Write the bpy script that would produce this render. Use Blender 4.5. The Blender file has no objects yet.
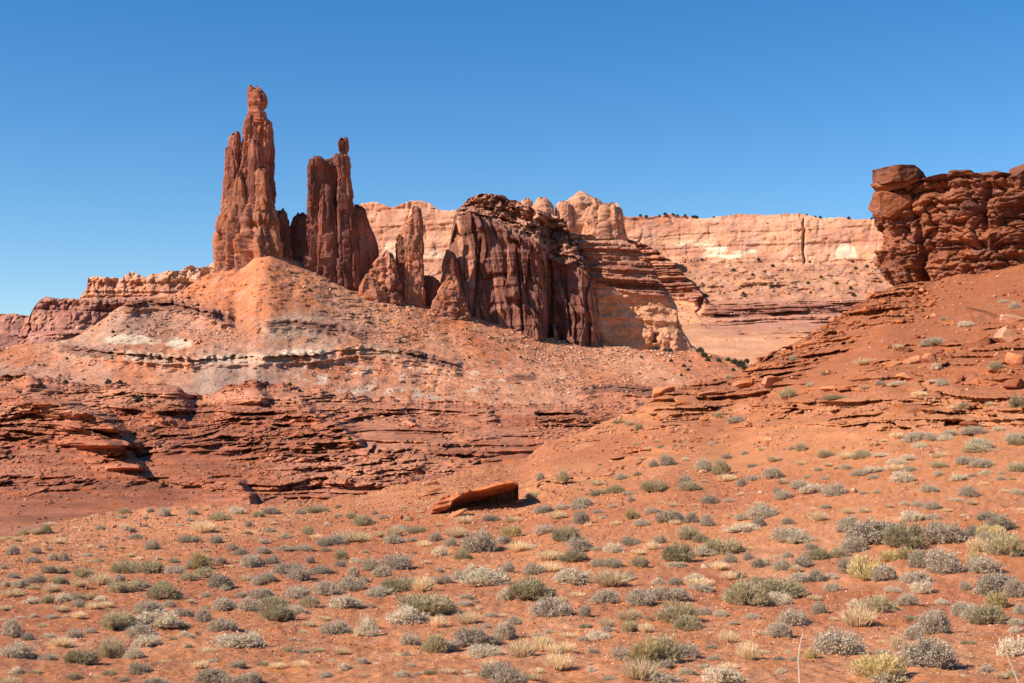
import bpy, math, random
import numpy as np

# ------------------------------------------------------------------ camera, sky, sun, exposure
scene = bpy.context.scene
F_PX = 1422.2
PITCH = math.atan((440 - 341.5) / F_PX)
EYE = np.array([0.0, 0.0, 1.7])
cam_data = bpy.data.cameras.new('camera')
cam_data.lens = 50.0
cam_data.sensor_width = 36.0
cam_data.clip_start = 0.1
cam_data.clip_end = 30000
cam = bpy.data.objects.new('camera', cam_data)
scene.collection.objects.link(cam)
cam.location = EYE
cam.rotation_euler = (math.pi / 2 + PITCH, 0, 0)
scene.camera = cam

SUN_AZ = math.radians(-112)        # direction to the sun, clockwise from +Y (behind the left shoulder)
SUN_EL = math.radians(38)
world = bpy.data.worlds.new('World')
scene.world = world
world.use_nodes = True
wn = world.node_tree
wn.nodes.clear()
sky = wn.nodes.new('ShaderNodeTexSky')
sky.sky_type = 'NISHITA'
sky.sun_disc = False
sky.sun_elevation = SUN_EL
sky.sun_rotation = SUN_AZ
sky.altitude = 1300
sky.air_density = 1.0
sky.dust_density = 0.3
sky.ozone_density = 1.0
bg = wn.nodes.new('ShaderNodeBackground')
bg.inputs['Strength'].default_value = 0.086
wo = wn.nodes.new('ShaderNodeOutputWorld')
hue = wn.nodes.new('ShaderNodeHueSaturation')
hue.inputs['Saturation'].default_value = 1.45
hue.inputs['Hue'].default_value = 0.503
wn.links.new(sky.outputs[0], hue.inputs['Color'])
wn.links.new(hue.outputs[0], bg.inputs['Color'])
wn.links.new(bg.outputs[0], wo.inputs['Surface'])

sd = bpy.data.lights.new('sun', 'SUN')
sd.energy = 4.6
sd.angle = math.radians(0.5)
sd.color = (1.0, 0.93, 0.83)
sun = bpy.data.objects.new('sun', sd)
scene.collection.objects.link(sun)
sun.rotation_euler = (math.pi / 2 - SUN_EL, 0, math.pi - SUN_AZ)

scene.view_settings.view_transform = 'Standard'
scene.view_settings.look = 'None'
scene.view_settings.gamma = 1.0
scene.view_settings.use_curve_mapping = False
scene.view_settings.exposure = 0.82
scene.render.engine = 'CYCLES'
scene.cycles.max_bounces = 4

# ------------------------------------------------------------------ noise helpers
rng = np.random.default_rng(7)
random.seed(7)
T3 = rng.random((64, 64, 64), dtype=np.float32)
T1 = rng.random(4096).astype(np.float32)
H2 = rng.random((256, 256, 3)).astype(np.float32)


def vnoise(x, y, z, seed=0):
    x = np.asarray(x, np.float64) + seed * 17.31
    y = np.asarray(y, np.float64) + seed * 7.77
    z = np.asarray(z, np.float64) + seed * 3.19
    xi = np.floor(x).astype(np.int64); yi = np.floor(y).astype(np.int64); zi = np.floor(z).astype(np.int64)
    fx = (x - xi).astype(np.float32); fy = (y - yi).astype(np.float32); fz = (z - zi).astype(np.float32)
    fx = fx * fx * (3 - 2 * fx); fy = fy * fy * (3 - 2 * fy); fz = fz * fz * (3 - 2 * fz)
    x0 = xi & 63; x1 = (xi + 1) & 63; y0 = yi & 63; y1 = (yi + 1) & 63; z0 = zi & 63; z1 = (zi + 1) & 63
    a = T3[x0, y0, z0] * (1 - fx) + T3[x1, y0, z0] * fx
    b = T3[x0, y1, z0] * (1 - fx) + T3[x1, y1, z0] * fx
    c = T3[x0, y0, z1] * (1 - fx) + T3[x1, y0, z1] * fx
    d = T3[x0, y1, z1] * (1 - fx) + T3[x1, y1, z1] * fx
    a = a * (1 - fy) + b * fy
    c = c * (1 - fy) + d * fy
    return (a * (1 - fz) + c * fz) * 2 - 1


def fbm(x, y, z, octaves=4, seed=0, gain=0.5):
    t = 0.0; amp = 1.0; s = 0.0; f = 1.0
    for o in range(octaves):
        t = t + amp * vnoise(x * f, y * f, z * f, seed + o * 5 + 1)
        s += amp; amp *= gain; f *= 2.03
    return t / s * 1.5


def n1(u, seed=0):
    u = np.asarray(u, np.float64) + seed * 131.7
    i = np.floor(u).astype(np.int64); f = u - i
    f = f * f * (3 - 2 * f)
    return (T1[i & 4095] * (1 - f) + T1[(i + 1) & 4095] * f) * 2 - 1


def worley(u, v, seed=0):
    """cell noise in 2-D: distance to nearest, second nearest, random value of the cell"""
    ui = np.floor(u).astype(np.int64); vi = np.floor(v).astype(np.int64)
    f1 = np.full(u.shape, 9.0); f2 = np.full(u.shape, 9.0); cr = np.zeros(u.shape)
    for du in (-1, 0, 1):
        for dv in (-1, 0, 1):
            h = H2[(ui + du + seed * 37) & 255, (vi + dv + seed * 91) & 255]
            d = np.hypot(ui + du + h[..., 0] - u, vi + dv + h[..., 1] - v)
            near = d < f1
            f2 = np.where(near, f1, np.minimum(f2, d))
            cr = np.where(near, h[..., 2], cr)
            f1 = np.where(near, d, f1)
    return f1, f2, cr


def facets(u, v, seed=0):
    """fractured rock: every cell is a flat face set at its own depth and tilt; also returns the gap to the next cell"""
    ui = np.floor(u).astype(np.int64); vi = np.floor(v).astype(np.int64)
    f1 = np.full(u.shape, 9.0); f2 = np.full(u.shape, 9.0); val = np.zeros(u.shape)
    for du in (-1, 0, 1):
        for dv in (-1, 0, 1):
            h = H2[(ui + du + seed * 37) & 255, (vi + dv + seed * 91) & 255]
            k = H2[(ui + du + seed * 53 + 11) & 255, (vi + dv + seed * 29 + 7) & 255]
            ex = ui + du + h[..., 0] - u; ey = vi + dv + h[..., 1] - v
            d = np.maximum(np.abs(ex), np.abs(ey)) * .6 + np.hypot(ex, ey) * .4
            near = d < f1
            f2 = np.where(near, f1, np.minimum(f2, d))
            val = np.where(near, (h[..., 2] - .5) + ex * (k[..., 0] - .5) * 1.3 + ey * (k[..., 1] - .5) * 1.3, val)
            f1 = np.where(near, d, f1)
    return val, f2 - f1


def sstep(a, b, x):
    t = np.clip((x - a) / (b - a), 0, 1)
    return t * t * (3 - 2 * t)


def strata(z, L, seed=0, hard=3.0):
    """hard beds stand proud (+1), soft beds recede (-1)"""
    return (0.6 * np.tanh(hard * n1(z / L, seed)) + 0.4 * np.tanh(hard * n1(z / L * 2.7, seed + 3)))


def lin(r, g, b):
    f = lambda c: (c / 255 / 12.92) if c / 255 < 0.04045 else ((c / 255 + 0.055) / 1.055) ** 2.4
    return np.array([f(r) * 0.80, f(g) * 0.98, f(b) * 1.16], np.float32)


# ------------------------------------------------------------------ geometry helpers
CP, SP = math.cos(PITCH), math.sin(PITCH)


def at(px, py, Y):
    """the point at forward distance Y seen at pixel px, py of the 1024 x 683 photograph"""
    px = np.asarray(px, float); py = np.asarray(py, float); Y = np.asarray(Y, float)
    u = (px - 512) / F_PX; v = (341.5 - py) / F_PX
    s = Y / (CP - v * SP)
    return np.stack(np.broadcast_arrays(u * s, Y + 0 * s, EYE[2] + (SP + v * CP) * s), -1)


def project(P):
    d = P - EYE
    fwd = d[..., 1] * CP + d[..., 2] * SP
    up = -d[..., 1] * SP + d[..., 2] * CP
    return 512 + F_PX * d[..., 0] / fwd, 341.5 - F_PX * up / fwd


def mesh_from(name, V, Fq, tone=None, smooth=True):
    me = bpy.data.meshes.new(name)
    V = np.ascontiguousarray(V, np.float32); Fq = np.ascontiguousarray(Fq, np.int32)
    k = Fq.shape[1]
    me.vertices.add(len(V)); me.vertices.foreach_set('co', V.ravel())
    me.loops.add(Fq.size); me.loops.foreach_set('vertex_index', Fq.ravel())
    me.polygons.add(len(Fq))
    me.polygons.foreach_set('loop_start', np.arange(0, Fq.size, k, dtype=np.int32))
    me.polygons.foreach_set('loop_total', np.full(len(Fq), k, np.int32))
    me.polygons.foreach_set('use_smooth', np.full(len(Fq), smooth, bool))
    if tone is not None:
        a = me.attributes.new('tone', 'FLOAT_COLOR', 'POINT')
        c = np.ones((len(V), 4), np.float32); c[:, :3] = tone
        a.data.foreach_set('color', c.ravel())
    me.update(calc_edges=True)
    return me


def link(name, me, mat=None, parent=None):
    o = bpy.data.objects.new(name, me)
    scene.collection.objects.link(o)
    if mat is not None and me is not None and not me.materials:
        me.materials.append(mat)
    if parent is not None:
        o.parent = parent
    return o


def tag(o, label=None, cat=None, group=None, kind=None):
    if label: o['label'] = label
    if cat: o['category'] = cat
    if group: o['group'] = group
    if kind: o['kind'] = kind
    return o


def empty(name, loc, label, cat, group=None):
    o = bpy.data.objects.new(name, None)
    o.empty_display_size = 0.2
    scene.collection.objects.link(o)
    o.location = loc
    return tag(o, label, cat, group)


def grid_faces(nr, nc, wrap=False):
    r = np.arange(nr - 1)[:, None]
    c = np.arange(nc if wrap else nc - 1)[None, :]
    c2 = (c + 1) % nc
    return np.stack([r * nc + c, r * nc + c2, (r + 1) * nc + c2, (r + 1) * nc + c], -1).reshape(-1, 4)


def cv(spec, x, soften=False):
    if callable(spec): return np.asarray(spec(x), float) + 0 * x
    if np.isscalar(spec): return np.full(x.shape, float(spec))
    xp = [p[0] for p in spec]; yp = [p[1] for p in spec]
    if soften:
        return sum(w * np.interp(x + d, xp, yp) for d, w in ((-14, .1), (-9, .15), (-4.5, .17), (0, .16), (4.5, .17), (9, .15), (14, .1)))
    return np.interp(x, xp, yp)


def jag(x, amp, scale, seed=0, oct=3):
    t = 0; a = amp; s = scale
    for o in range(oct):
        t = t + a * n1(x / s, seed + o * 11); a *= 0.55; s *= 0.45
    return t


SHEETS = {}


def sheet(name, x0, x1, nx, curves, spans, disp=None, tone=None, mat=None, back=(20, 40), skirt=6.0, origin=None, parent=None, rim=None, soft=False, margin=0):
    """a surface swept through control curves, each a pixel-height curve with its distance; from near/low to far/high"""
    xs = np.linspace(x0, x1, nx)
    if margin:                                  # coarser columns beyond the frame
        xs = np.concatenate([np.linspace(x0 - margin, x0, 60)[:-1], xs, np.linspace(x1, x1 + margin, 60)[1:]])
        nx = len(xs)
    ys, Ys = [], []
    for i in range(len(curves) - 1):
        ya, Ya = cv(curves[i][0], xs, soft), cv(curves[i][1], xs, soft)
        yb, Yb = cv(curves[i + 1][0], xs, soft), cv(curves[i + 1][1], xs, soft)
        t = np.linspace(0, 1, spans[i] + 1)
        if i < len(curves) - 2: t = t[:-1]
        t = t[:, None]
        ys.append(ya + (yb - ya) * t)
        Ys.append(np.exp(np.log(Ya) + (np.log(Yb) - np.log(Ya)) * t))
    y = np.concatenate(ys); Y = np.concatenate(Ys)
    X = np.broadcast_to(xs, y.shape)
    if rim is not None:
        y = y + rim(xs) * np.exp(-(y - y[-1]) / 5.0)
    P = at(X, y, Y)
    col = tone(P, X, y) if tone is not None else None
    dz = None
    if disp is not None:
        dY = disp(P, X, y)
        if isinstance(dY, tuple): dY, dz = dY
        P = at(X, y, np.maximum(Y + dY, 1.0))
        if dz is not None: P[..., 2] += dz
    SHEETS.setdefault(name, (xs, P))
    rows = [P]
    if skirt:
        b = P[0].copy(); b[:, 2] -= skirt; b[:, 1] -= skirt * 0.15
        rows.insert(0, b[None])
    if back:
        d = (P[-1] - EYE); d[:, 2] = 0; d /= np.linalg.norm(d, axis=1)[:, None]
        b1 = P[-1] + d * back[0]; b1[:, 2] -= back[0] * 0.12
        b2 = P[-1] + d * back[0] * 1.6; b2[:, 2] -= back[1]
        rows += [b1[None], b2[None]]
    A = np.concatenate(rows)
    if col is not None:
        cr = [col]
        if skirt: cr.insert(0, col[:1])
        if back: cr += [col[-1:], col[-1:]]
        col = np.concatenate(cr).reshape(-1, 3)
    V = A.reshape(-1, 3)
    me = mesh_from(name, V if origin is None else V - np.array(origin), grid_faces(A.shape[0], nx), col)
    o = link(name, me, mat, parent)
    if origin is not None and parent is None: o.location = origin
    return o


def tube(name, outline, Y, mat, parent, org, dr=0.8, na=72, step=0.9, amp=0.12, cw=5.0, ch=18.0, seed=0, tone=None, sq=0.7, joint=0.5, flut=0.5, shear=0.0):
    """a solid rock column: outline rows (pixel y, left x, right x) from top to bottom, at distance Y"""
    oy = np.array([r[0] for r in outline], float)
    yy = np.arange(oy[0], oy[-1] + 0.01, step)
    xl = np.interp(yy, oy, [r[1] for r in outline]); xr = np.interp(yy, oy, [r[2] for r in outline])
    cx = (xl + xr) / 2; hw = (xr - xl) / 2
    mpp = Y / F_PX
    th = np.linspace(0, 2 * np.pi, na, endpoint=False) + np.pi / 2    # seam at the back
    c, s = np.cos(th), np.sin(th)
    ce = np.sign(c) * np.abs(c) ** sq; se = np.sign(s) * np.abs(s) ** sq
    C = at(cx, yy, Y)
    HW = (hw * mpp)[:, None]
    HD = np.maximum(HW * dr, 0.5 * mpp)
    z = np.broadcast_to(C[:, 2][:, None], (len(yy), na))
    X0 = C[:, 0][:, None] + HW * ce; Y0 = Y + HD * se
    R = max(float(HW.mean()), 2.0)
    warp = 0.35 * vnoise(X0 / cw, Y0 / cw, z / ch, seed + 9)
    u = th[None, :] * R / cw + warp
    f1, f2, cr = worley(u, np.zeros_like(u) + 0.37 + 0 * z, seed)             # upright columns
    crack = 1.5 * (1 - sstep(0.0, 0.18, f2 - f1))
    tier = np.tanh(5 * n1(z / (ch * .55) + cr * 97.0, seed)) * .6 + np.tanh(5 * n1(z / (ch * .2) + cr * 57.0, seed + 4)) * .4
    gr, gap = facets(th[None, :] * R / (cw * .8) + 1.5 * warp, z / (ch * .6) + 3 * cr, seed + 5)      # fracture faces, taller than wide
    hr, gap2 = facets(th[None, :] * R / (cw * .4) + 1.5 * warp, z / (ch * .16) + 3 * cr, seed + 6)
    joints = 1 - sstep(0.0, 0.1, gap)
    bed = strata(z + 0.8 * vnoise(X0 / 14, Y0 / 14, z / 14, seed), ch * 0.4, seed)
    rough = fbm(X0 / (cw * .5), Y0 / (cw * .5), z / (cw * .8), 4, seed + 4, .65)
    r = 1 + amp * (0.1 + 0.6 * tier - 1.0 * flut * crack - 0.4 * joints * joint + 1.3 * gr + 1.0 * hr * joint + 0.3 * bed * joint + 0.45 * rough - .2)
    r = np.minimum(r, 1.05 + .3 * (r - 1.05))
    V = np.stack([C[:, 0][:, None] + HW * ce * r, Y + HD * se * r + shear * HW * ce * r, z + amp * HW * 0.3 * rough], -1)
    V[..., 2] += (cr - .6) * 1.1 * cw * np.exp(-np.arange(len(yy)) / 5.0)[:, None] * min(1.0, R / cw * .8)
    top = V[0].mean(0); top[2] += 0.6 * mpp
    col = tone(V, th) if tone is not None else None
    nr = len(yy)
    Fq = grid_faces(nr, na, True)
    cap = np.stack([np.full(na, nr * na), (np.arange(na) + 1) % na, np.arange(na), np.arange(na)], -1)
    VV = np.concatenate([V.reshape(-1, 3), top[None]])
    me = bpy.data.meshes.new(name)
    faces = [tuple(f) for f in Fq[:, ::-1].tolist()] + [(int(a), int(b), int(cc)) for a, b, cc, _ in cap]
    me.from_pydata((VV - np.array(org)).tolist(), [], faces)
    me.polygons.foreach_set('use_smooth', np.ones(len(faces), bool))
    if col is not None:
        a = me.attributes.new('tone', 'FLOAT_COLOR', 'POINT')
        cc = np.ones((len(VV), 4), np.float32); cc[:-1, :3] = col.reshape(-1, 3); cc[-1, :3] = col.reshape(-1, 3)[0]
        a.data.foreach_set('color', cc.ravel())
    me.update()
    return link(name, me, mat, parent)


def cr_shift(x, cw, seed):
    return n1(x / cw * 0.5, seed + 21)


# ------------------------------------------------------------------ materials
def rock_material(name, s, bump=0.6, bands=0.25, band_len=8.0, mottling=0.35, grain=0.3, rough=0.95, wobble=0.1):
    """weathered sandstone or soil: s is the size in metres of the smallest mark"""
    m = bpy.data.materials.new(name); m.use_nodes = True
    nt = m.node_tree; N = nt.nodes; L = nt.links
    bs = N['Principled BSDF']; bs.inputs['Roughness'].default_value = rough
    bs.inputs['Specular IOR Level'].default_value = 0.15
    att = N.new('ShaderNodeAttribute'); att.attribute_name = 'tone'
    geo = N.new('ShaderNodeNewGeometry')

    def noise(scale, detail, rgh=0.6, vec=None):
        n = N.new('ShaderNodeTexNoise'); n.inputs['Scale'].default_value = scale
        n.inputs['Detail'].default_value = detail; n.inputs['Roughness'].default_value = rgh
        L.new(vec or geo.outputs['Position'], n.inputs['Vector']); return n

    def ramp(src, lo, hi, a, b):
        r = N.new('ShaderNodeMapRange'); r.inputs[1].default_value = lo; r.inputs[2].default_value = hi
        r.inputs[3].default_value = a; r.inputs[4].default_value = b; L.new(src, r.inputs[0]); return r.outputs[0]

    def mul(a, b):
        x = N.new('ShaderNodeMath'); x.operation = 'MULTIPLY'; L.new(a, x.inputs[0]); L.new(b, x.inputs[1]); return x.outputs[0]
    big = noise(1 / (s * 30), 5)
    fine = noise(1 / (s * 2.5), 6, 0.7)
    mp = N.new('ShaderNodeMapping'); mp.inputs['Scale'].default_value = (0.04 / band_len, 0.04 / band_len, 1 / band_len)
    L.new(geo.outputs['Position'], mp.inputs['Vector'])
    band = noise(1.0, 6, 0.65, mp.outputs[0])
    k = mul(mul(ramp(big.outputs['Fac'], 0.3, 0.7, 1 - mottling, 1 + mottling), ramp(fine.outputs['Fac'], 0.3, 0.7, 1 - grain, 1 + grain)),
            ramp(band.outputs['Fac'], 0.3, 0.7, 1 - bands, 1 + bands))
    mx = N.new('ShaderNodeVectorMath'); mx.operation = 'SCALE'
    L.new(att.outputs['Color'], mx.inputs[0]); L.new(k, mx.inputs['Scale'])
    # slight shift of hue between patches
    hs = N.new('ShaderNodeHueSaturation'); hs.inputs['Hue'].default_value = 0.5
    L.new(mx.outputs[0], hs.inputs['Color'])
    big2 = noise(1 / (s * 14), 4)
    L.new(ramp(big2.outputs['Fac'], 0.3, 0.7, 1 - wobble, 1 + wobble), hs.inputs['Saturation'])
    L.new(hs.outputs[0], bs.inputs['Base Color'])
    b1 = N.new('ShaderNodeBump'); b1.inputs['Strength'].default_value = bump; b1.inputs['Distance'].default_value = s * 1.6
    bn = noise(1 / (s * 5), 8, 0.68)
    L.new(bn.outputs['Fac'], b1.inputs['Height']); L.new(b1.outputs[0], bs.inputs['Normal'])
    return m


M_SOIL = rock_material('red_soil', 0.045, 1.0, 0.0, 8, 0.12, 0.34, wobble=0.07)
M_TERR = rock_material('red_ledge_rock', 0.16, 0.7, 0.28, 0.9, 0.22, 0.25)
M_TALUS = rock_material('talus_debris', 0.6, 0.8, 0.08, 10, 0.2, 0.38)
M_TOWER = rock_material('tower_sandstone', 0.7, 0.8, 0.16, 9, 0.22, 0.22)
M_MESA = rock_material('mesa_sandstone', 1.4, 0.8, 0.18, 9, 0.14, 0.2)
M_BLOCK = rock_material('outcrop_sandstone', 0.07, 0.8, 0.2, 0.7, 0.25, 0.25)

# ------------------------------------------------------------------ setting: base ground
gm = mesh_from('desert_floor', np.array([[-9000, -600, -25], [9000, -600, -25], [9000, 14000, -25], [-9000, 14000, -25]], float), np.array([[0, 1, 2, 3]]),
               np.tile(lin(190, 120, 80), (4, 1)))
tag(link('desert_floor', gm, M_TALUS), kind='structure')

# ------------------------------------------------------------------ setting: foreground slope
CREST = [(-160, 552), (0, 541), (40, 528), (75, 519), (110, 511), (180, 506), (250, 504), (330, 499), (380, 490), (430, 478), (470, 470), (520, 462), (550, 441), (600, 424), (640, 408),
         (662, 393), (700, 383), (735, 376), (765, 357), (800, 340), (850, 311), (885, 287), (930, 282), (1024, 264), (1180, 250)]
CRESTY = [(-160, 58), (0, 64), (110, 82), (250, 86), (380, 92), (470, 96), (550, 104), (640, 112), (700, 117), (765, 121), (850, 124), (885, 124.5), (1024, 119), (1180, 112)]


def fg_disp(P, X, y):
    x_, y_, z_ = P[..., 0], P[..., 1], P[..., 2]
    dz = 0.13 * fbm(x_ / 4, y_ / 4, 0 * z_, 4, 3) * sstep(4, 20, y_) + 0.05 * fbm(x_ / .7, y_ / .7, 0 * z_, 4, 8, .6) + 0.03 * fbm(x_ / .22, y_ / .4, 0 * z_, 2, 58) * sstep(90, 60, y_)
    # bare slickrock ledges across the right slope
    mid = np.interp(X, [480, 540, 620, 700, 800, 900, 1024], [470, 452, 437, 424, 417, 413, 408])
    band = sstep(26, 12, np.abs(y - mid)) * sstep(470, 560, X)
    cr_ = np.interp(X, [p[0] for p in CREST], [p[1] for p in CREST])
    ridge = 1.3 * sstep(52, 26, y - cr_) * sstep(620, 680, X) * sstep(960, 900, X)
    slope_led = 0.65 * sstep(430, 400, y) * sstep(600, 700, X)
    join = .9 * sstep(75, 40, y - cr_) * sstep(505, 545, X) * sstep(780, 700, X)      # the red terraces run on into the slope
    k = np.clip(np.maximum(np.maximum(np.maximum(band, ridge), slope_led), join), 0, 1.3)
    zz = z_ + 0.25 * fbm(x_ / 6, y_ / 9, z_ / 4, 3, 14)
    st = strata(zz, 0.55, 5, 4.0)
    cr, gap = facets(x_ / 1.5 + .3 * vnoise(x_, y_, z_, 3), zz / 0.5, 4)
    gr, gap2 = facets(x_ / .6 + .3 * vnoise(x_ * 2, y_ * 2, z_, 3), zz / 0.24, 14)
    crack = 1 - sstep(0, 0.1, gap)
    lat = fbm(x_ / 3, y_ / 3, z_ / 1.5, 4, 19)
    # patchy: ledges come and go along the slope
    patch = np.maximum(sstep(-0.35, 0.25, fbm(x_ / 9, y_ / 9, z_ / 3, 3, 40)), .9 * np.clip(ridge, 0, 1))
    dY = -k * patch * (1.3 * st * (1 - .7 * sstep(0, .5, fbm(x_ / 4, y_ / 8, z_ / 1.5, 3, 71))) + 1.5 * cr + .6 * gr - 0.1 * crack + 0.8 * lat)
    # bed edges hollowed out beneath (shadow lines)
    return dY, dz * (1 - 0.4 * k)


def fg_tone(P, X, y):
    x_, y_ = P[..., 0], P[..., 1]
    a = lin(191, 113, 69)
    b = lin(177, 98, 60)
    pale = lin(208, 135, 90)
    n = sstep(-.5, .6, fbm(x_ / 9, y_ / 14, 0 * x_, 4, 2))[..., None]
    c = a * (1 - n) + b * n
    w = (sstep(0.1, .8, fbm(x_ / 4 + 3, y_ / 7, 0 * x_, 5, 12)) * 0.6)[..., None]
    c = c * (1 - w) + pale * w
    up = (sstep(430, 350, y) * sstep(600, 720, X) * .75)[..., None]     # browner redbeds higher on the right slope
    c = c * (1 - up) + lin(154, 80, 47) * up
    lb = (sstep(545, 525, y) * sstep(500, 515, y) * sstep(300, 200, X) * .5)[..., None]
    c = c * (1 - lb) + lin(214, 130, 82) * lb
    return c


o = sheet('ground', -160, 1180, 1341,
          [(1340, 3), (866, 8), (683, 22),
           (600, [(-160, 38), (400, 38), (1180, 34)]),
           (lambda x: 600 + (cv(CREST, x, True) - 600) * 0.52, lambda x: np.exp(np.log(np.interp(x, [-160, 400, 1180], [38, 38, 34])) * .46 + np.log(cv(CRESTY, x, True)) * .54)),
           (CREST, CRESTY)],
          [24, 50, 110, 120, 170], fg_disp, fg_tone, M_SOIL, rim=lambda x: jag(x, 1.5, 14, 3), soft=True, margin=700, back=(14, 14), skirt=3)
tag(o, kind='structure')

# ------------------------------------------------------------------ setting: red ledge country behind the flat
DTOP = [(-160, 379), (0, 377), (30, 373), (60, 382), (100, 384), (165, 383), (178, 386), (188, 396), (215, 393), (232, 383), (255, 379), (272, 383), (300, 388), (350, 394), (400, 399),
        (450, 402), (500, 404), (590, 404), (640, 402), (720, 400)]
# promontories: (tip x, tip y top, tip y bottom, slant of the right edge, width of the shoulder left of it, metres it stands out)
PROMS = [(181, 387, 410, 0.25, 90, 9), (256, 380, 402, 0.35, 60, 8), (40, 396, 414, 2.4, 70, 9), (66, 402, 430, 1.9, 60, 12), (98, 412, 446, 1.0, 60, 12), (240, 480, 506, 0.55, 75, 7),
         (78, 424, 446, 1.6, 50, 8), (116, 442, 468, 0.9, 50, 7), (297, 395, 420, 0.9, 40, 5), (340, 424, 444, 1.1, 60, 5), (320, 410, 428, 1.2, 40, 5), (400, 405, 425, .8, 60, 4), (486, 400, 420, .5, 50, 4),
         (530, 400, 414, .6, 40, 4), (30, 376, 384, 1.5, 30, 4), (12, 388, 398, 1.2, 30, 4), (165, 412, 422, .7, 30, 3), (158, 412, 420, .4, 20, 3), (575, 404, 420, .4, 40, 4)]


def terr_disp(P, X, y):
    x_, y_, z_ = P[..., 0], P[..., 1], P[..., 2]
    zz = z_ + 1.1 * fbm(x_ / 30, y_ / 60, z_ / 30, 3, 14) + 0.5 * vnoise(x_ / 5, y_ / 12, z_ / 5, 15) + x_ * 0.01
    soft = sstep(458, 466, y) * sstep(480, 474, y) + sstep(497, 512, y) + 0.8 * sstep(488, 492, y) * sstep(190, 150, X)   # soil-covered benches
    soft = np.clip(soft * sstep(330, 240, X) + sstep(505, 520, y), 0, 1)
    hard = 1 - soft * 0.78
    st = strata(zz, 1.7, 9, 4.0)
    led = strata(zz, 0.5, 4, 5.0)
    cr, gap = facets(x_ / 2.8 + .4 * vnoise(x_ / 2, y_ / 2, z_, 3), zz / 0.9, 6)
    gr, gap2 = facets(x_ / 1.0 + .3 * vnoise(x_, y_, z_, 5), zz / 0.36, 9)
    crack = 1 - sstep(0, 0.1, gap)
    lat = fbm(x_ / 17, y_ / 60, z_ / 12, 5, 19, .55)
    gone = sstep(-.25, .3, fbm(x_ / 8, y_ / 60, z_ / 2.5, 3, 63))
    br = sstep(-.3, .3, fbm(x_ / 12, z_ / 5, 0 * x_, 3, 33))
    dY = -hard * ((3.4 * st + (.7 + 1.5 * sstep(-.2, .3, fbm(x_ / 12, y_ / 60, z_ / 5, 2, 87))) * led + 3.2 * strata(zz, 3.0, 44, 6.)) * (1 - .7 * gone) + br * (3.4 * cr - 0.6 * crack + 1.8 * gr) + .8 * fbm(x_ / 1.6, y_ / 5, z_ / 1.2, 3, 77) + 7.0 * lat)
    for tx, ya, yb, sl, w, A in PROMS:
        e = tx + (y - ya) * sl + 2.0 * vnoise(y / 3.0, X * 0 + tx, y * 0, 4) + 2.5 * n1(np.floor(zz / 0.8), 3)
        v = sstep(ya - 3, ya + 1.5, y) * sstep(yb + 4, yb - 1, y)
        ramp_ = np.clip(1 - (e - X) / w, 0, 1) * (X < e) * 1.0 + np.clip(1 - (X - e) / (A * 1.1), 0, 1) * (X >= e)
        dY = dY - 1.5 * A * v * ramp_
    return dY


def terr_tone(P, X, y):
    x_, y_, z_ = P[..., 0], P[..., 1], P[..., 2]
    n = sstep(-.5, .5, fbm(x_ / 20, y_ / 50, z_ / 4, 4, 2))[..., None]
    c = lin(166, 90, 58) * (1 - n) + lin(190, 114, 78) * n
    zz = z_ + 0.9 * fbm(x_ / 30, y_ / 60, z_ / 30, 3, 14) + x_ * 0.01
    b = sstep(0.2, .8, n1(zz / 0.6, 8))[..., None] * 0.35
    c = c * (1 - b) + lin(150, 66, 38) * b
    lo = (sstep(470, 500, y) * sstep(420, 250, X) * 0.6)[..., None]
    c = c * (1 - lo) + lin(158, 84, 52) * lo
    wash = (sstep(505, 525, y) * sstep(-.2, .4, fbm(x_ / 4, y_ / 8, z_, 3, 6)) * .35)[..., None]
    c = c * (1 - wash) + lin(164, 108, 78) * wash
    return c


o = sheet('ledge_terraces', -160, 720, 1100,
          [(566, 104), (500, 160), (440, 214), (DTOP, 290)],
          [60, 110, 150], terr_disp, terr_tone, M_TERR, rim=lambda x: jag(x, 2.2, 9, 5), margin=350, back=(30, 20), skirt=6)
tag(o, kind='structure')

# ------------------------------------------------------------------ setting: talus hillside under the spires
TTOP = [(-160, 352), (0, 347), (25, 344), (60, 343), (90, 331), (105, 317), (120, 304), (150, 298), (172, 296), (200, 279), (214, 270), (238, 268), (248, 262), (256, 247), (264, 246), (276, 251), (292, 260), (312, 263),
        (330, 274), (350, 284), (370, 291), (400, 299), (435, 307), (470, 316), (500, 325), (550, 338), (600, 345), (650, 350), (700, 352), (740, 361), (780, 368), (860, 380)]
TTOPY = [(-160, 1020), (0, 1020), (90, 1040), (200, 1132), (258, 1146), (330, 1156), (400, 1165), (600, 1196), (740, 1192), (860, 1230)]
TBOTY = [(-160, 760), (300, 800), (860, 900)]
LEDGES = [  # (x, y of the rim) curve, height in px, start-end fade, metres
    ([(55, 343), (85, 346), (110, 349), (150, 354), (200, 356), (260, 355), (320, 351), (365, 345), (400, 349), (430, 354), (462, 364)], 9, 55, 462, 22),
    ([(118, 303), (150, 299), (188, 303), (215, 311), (240, 318)], 9, 118, 235, 26),
    ([(262, 322), (300, 320), (335, 325), (366, 335)], 6, 262, 366, 7),
    ([(577, 386), (620, 384), (668, 388)], 9, 577, 668, 12),
    ([(503, 376), (538, 374)], 6, 503, 538, 7)]


def ledge_mask(X, y, spec):
    pts, h, xa, xb, A = spec
    lx = X + 3 * n1(X / 3.1, 2)
    ry = np.interp(X, [p[0] for p in pts], [p[1] for p in pts]) + jag(X, 1.0, 24, 7, 2) + 1.3 * vnoise(X / 5, y / 5, X * 0, 31)
    t = (y - ry) / h
    side = sstep(xa - 2, xa + 8, X) * sstep(xb + 2, xb - 8, X)
    return t, side


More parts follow.
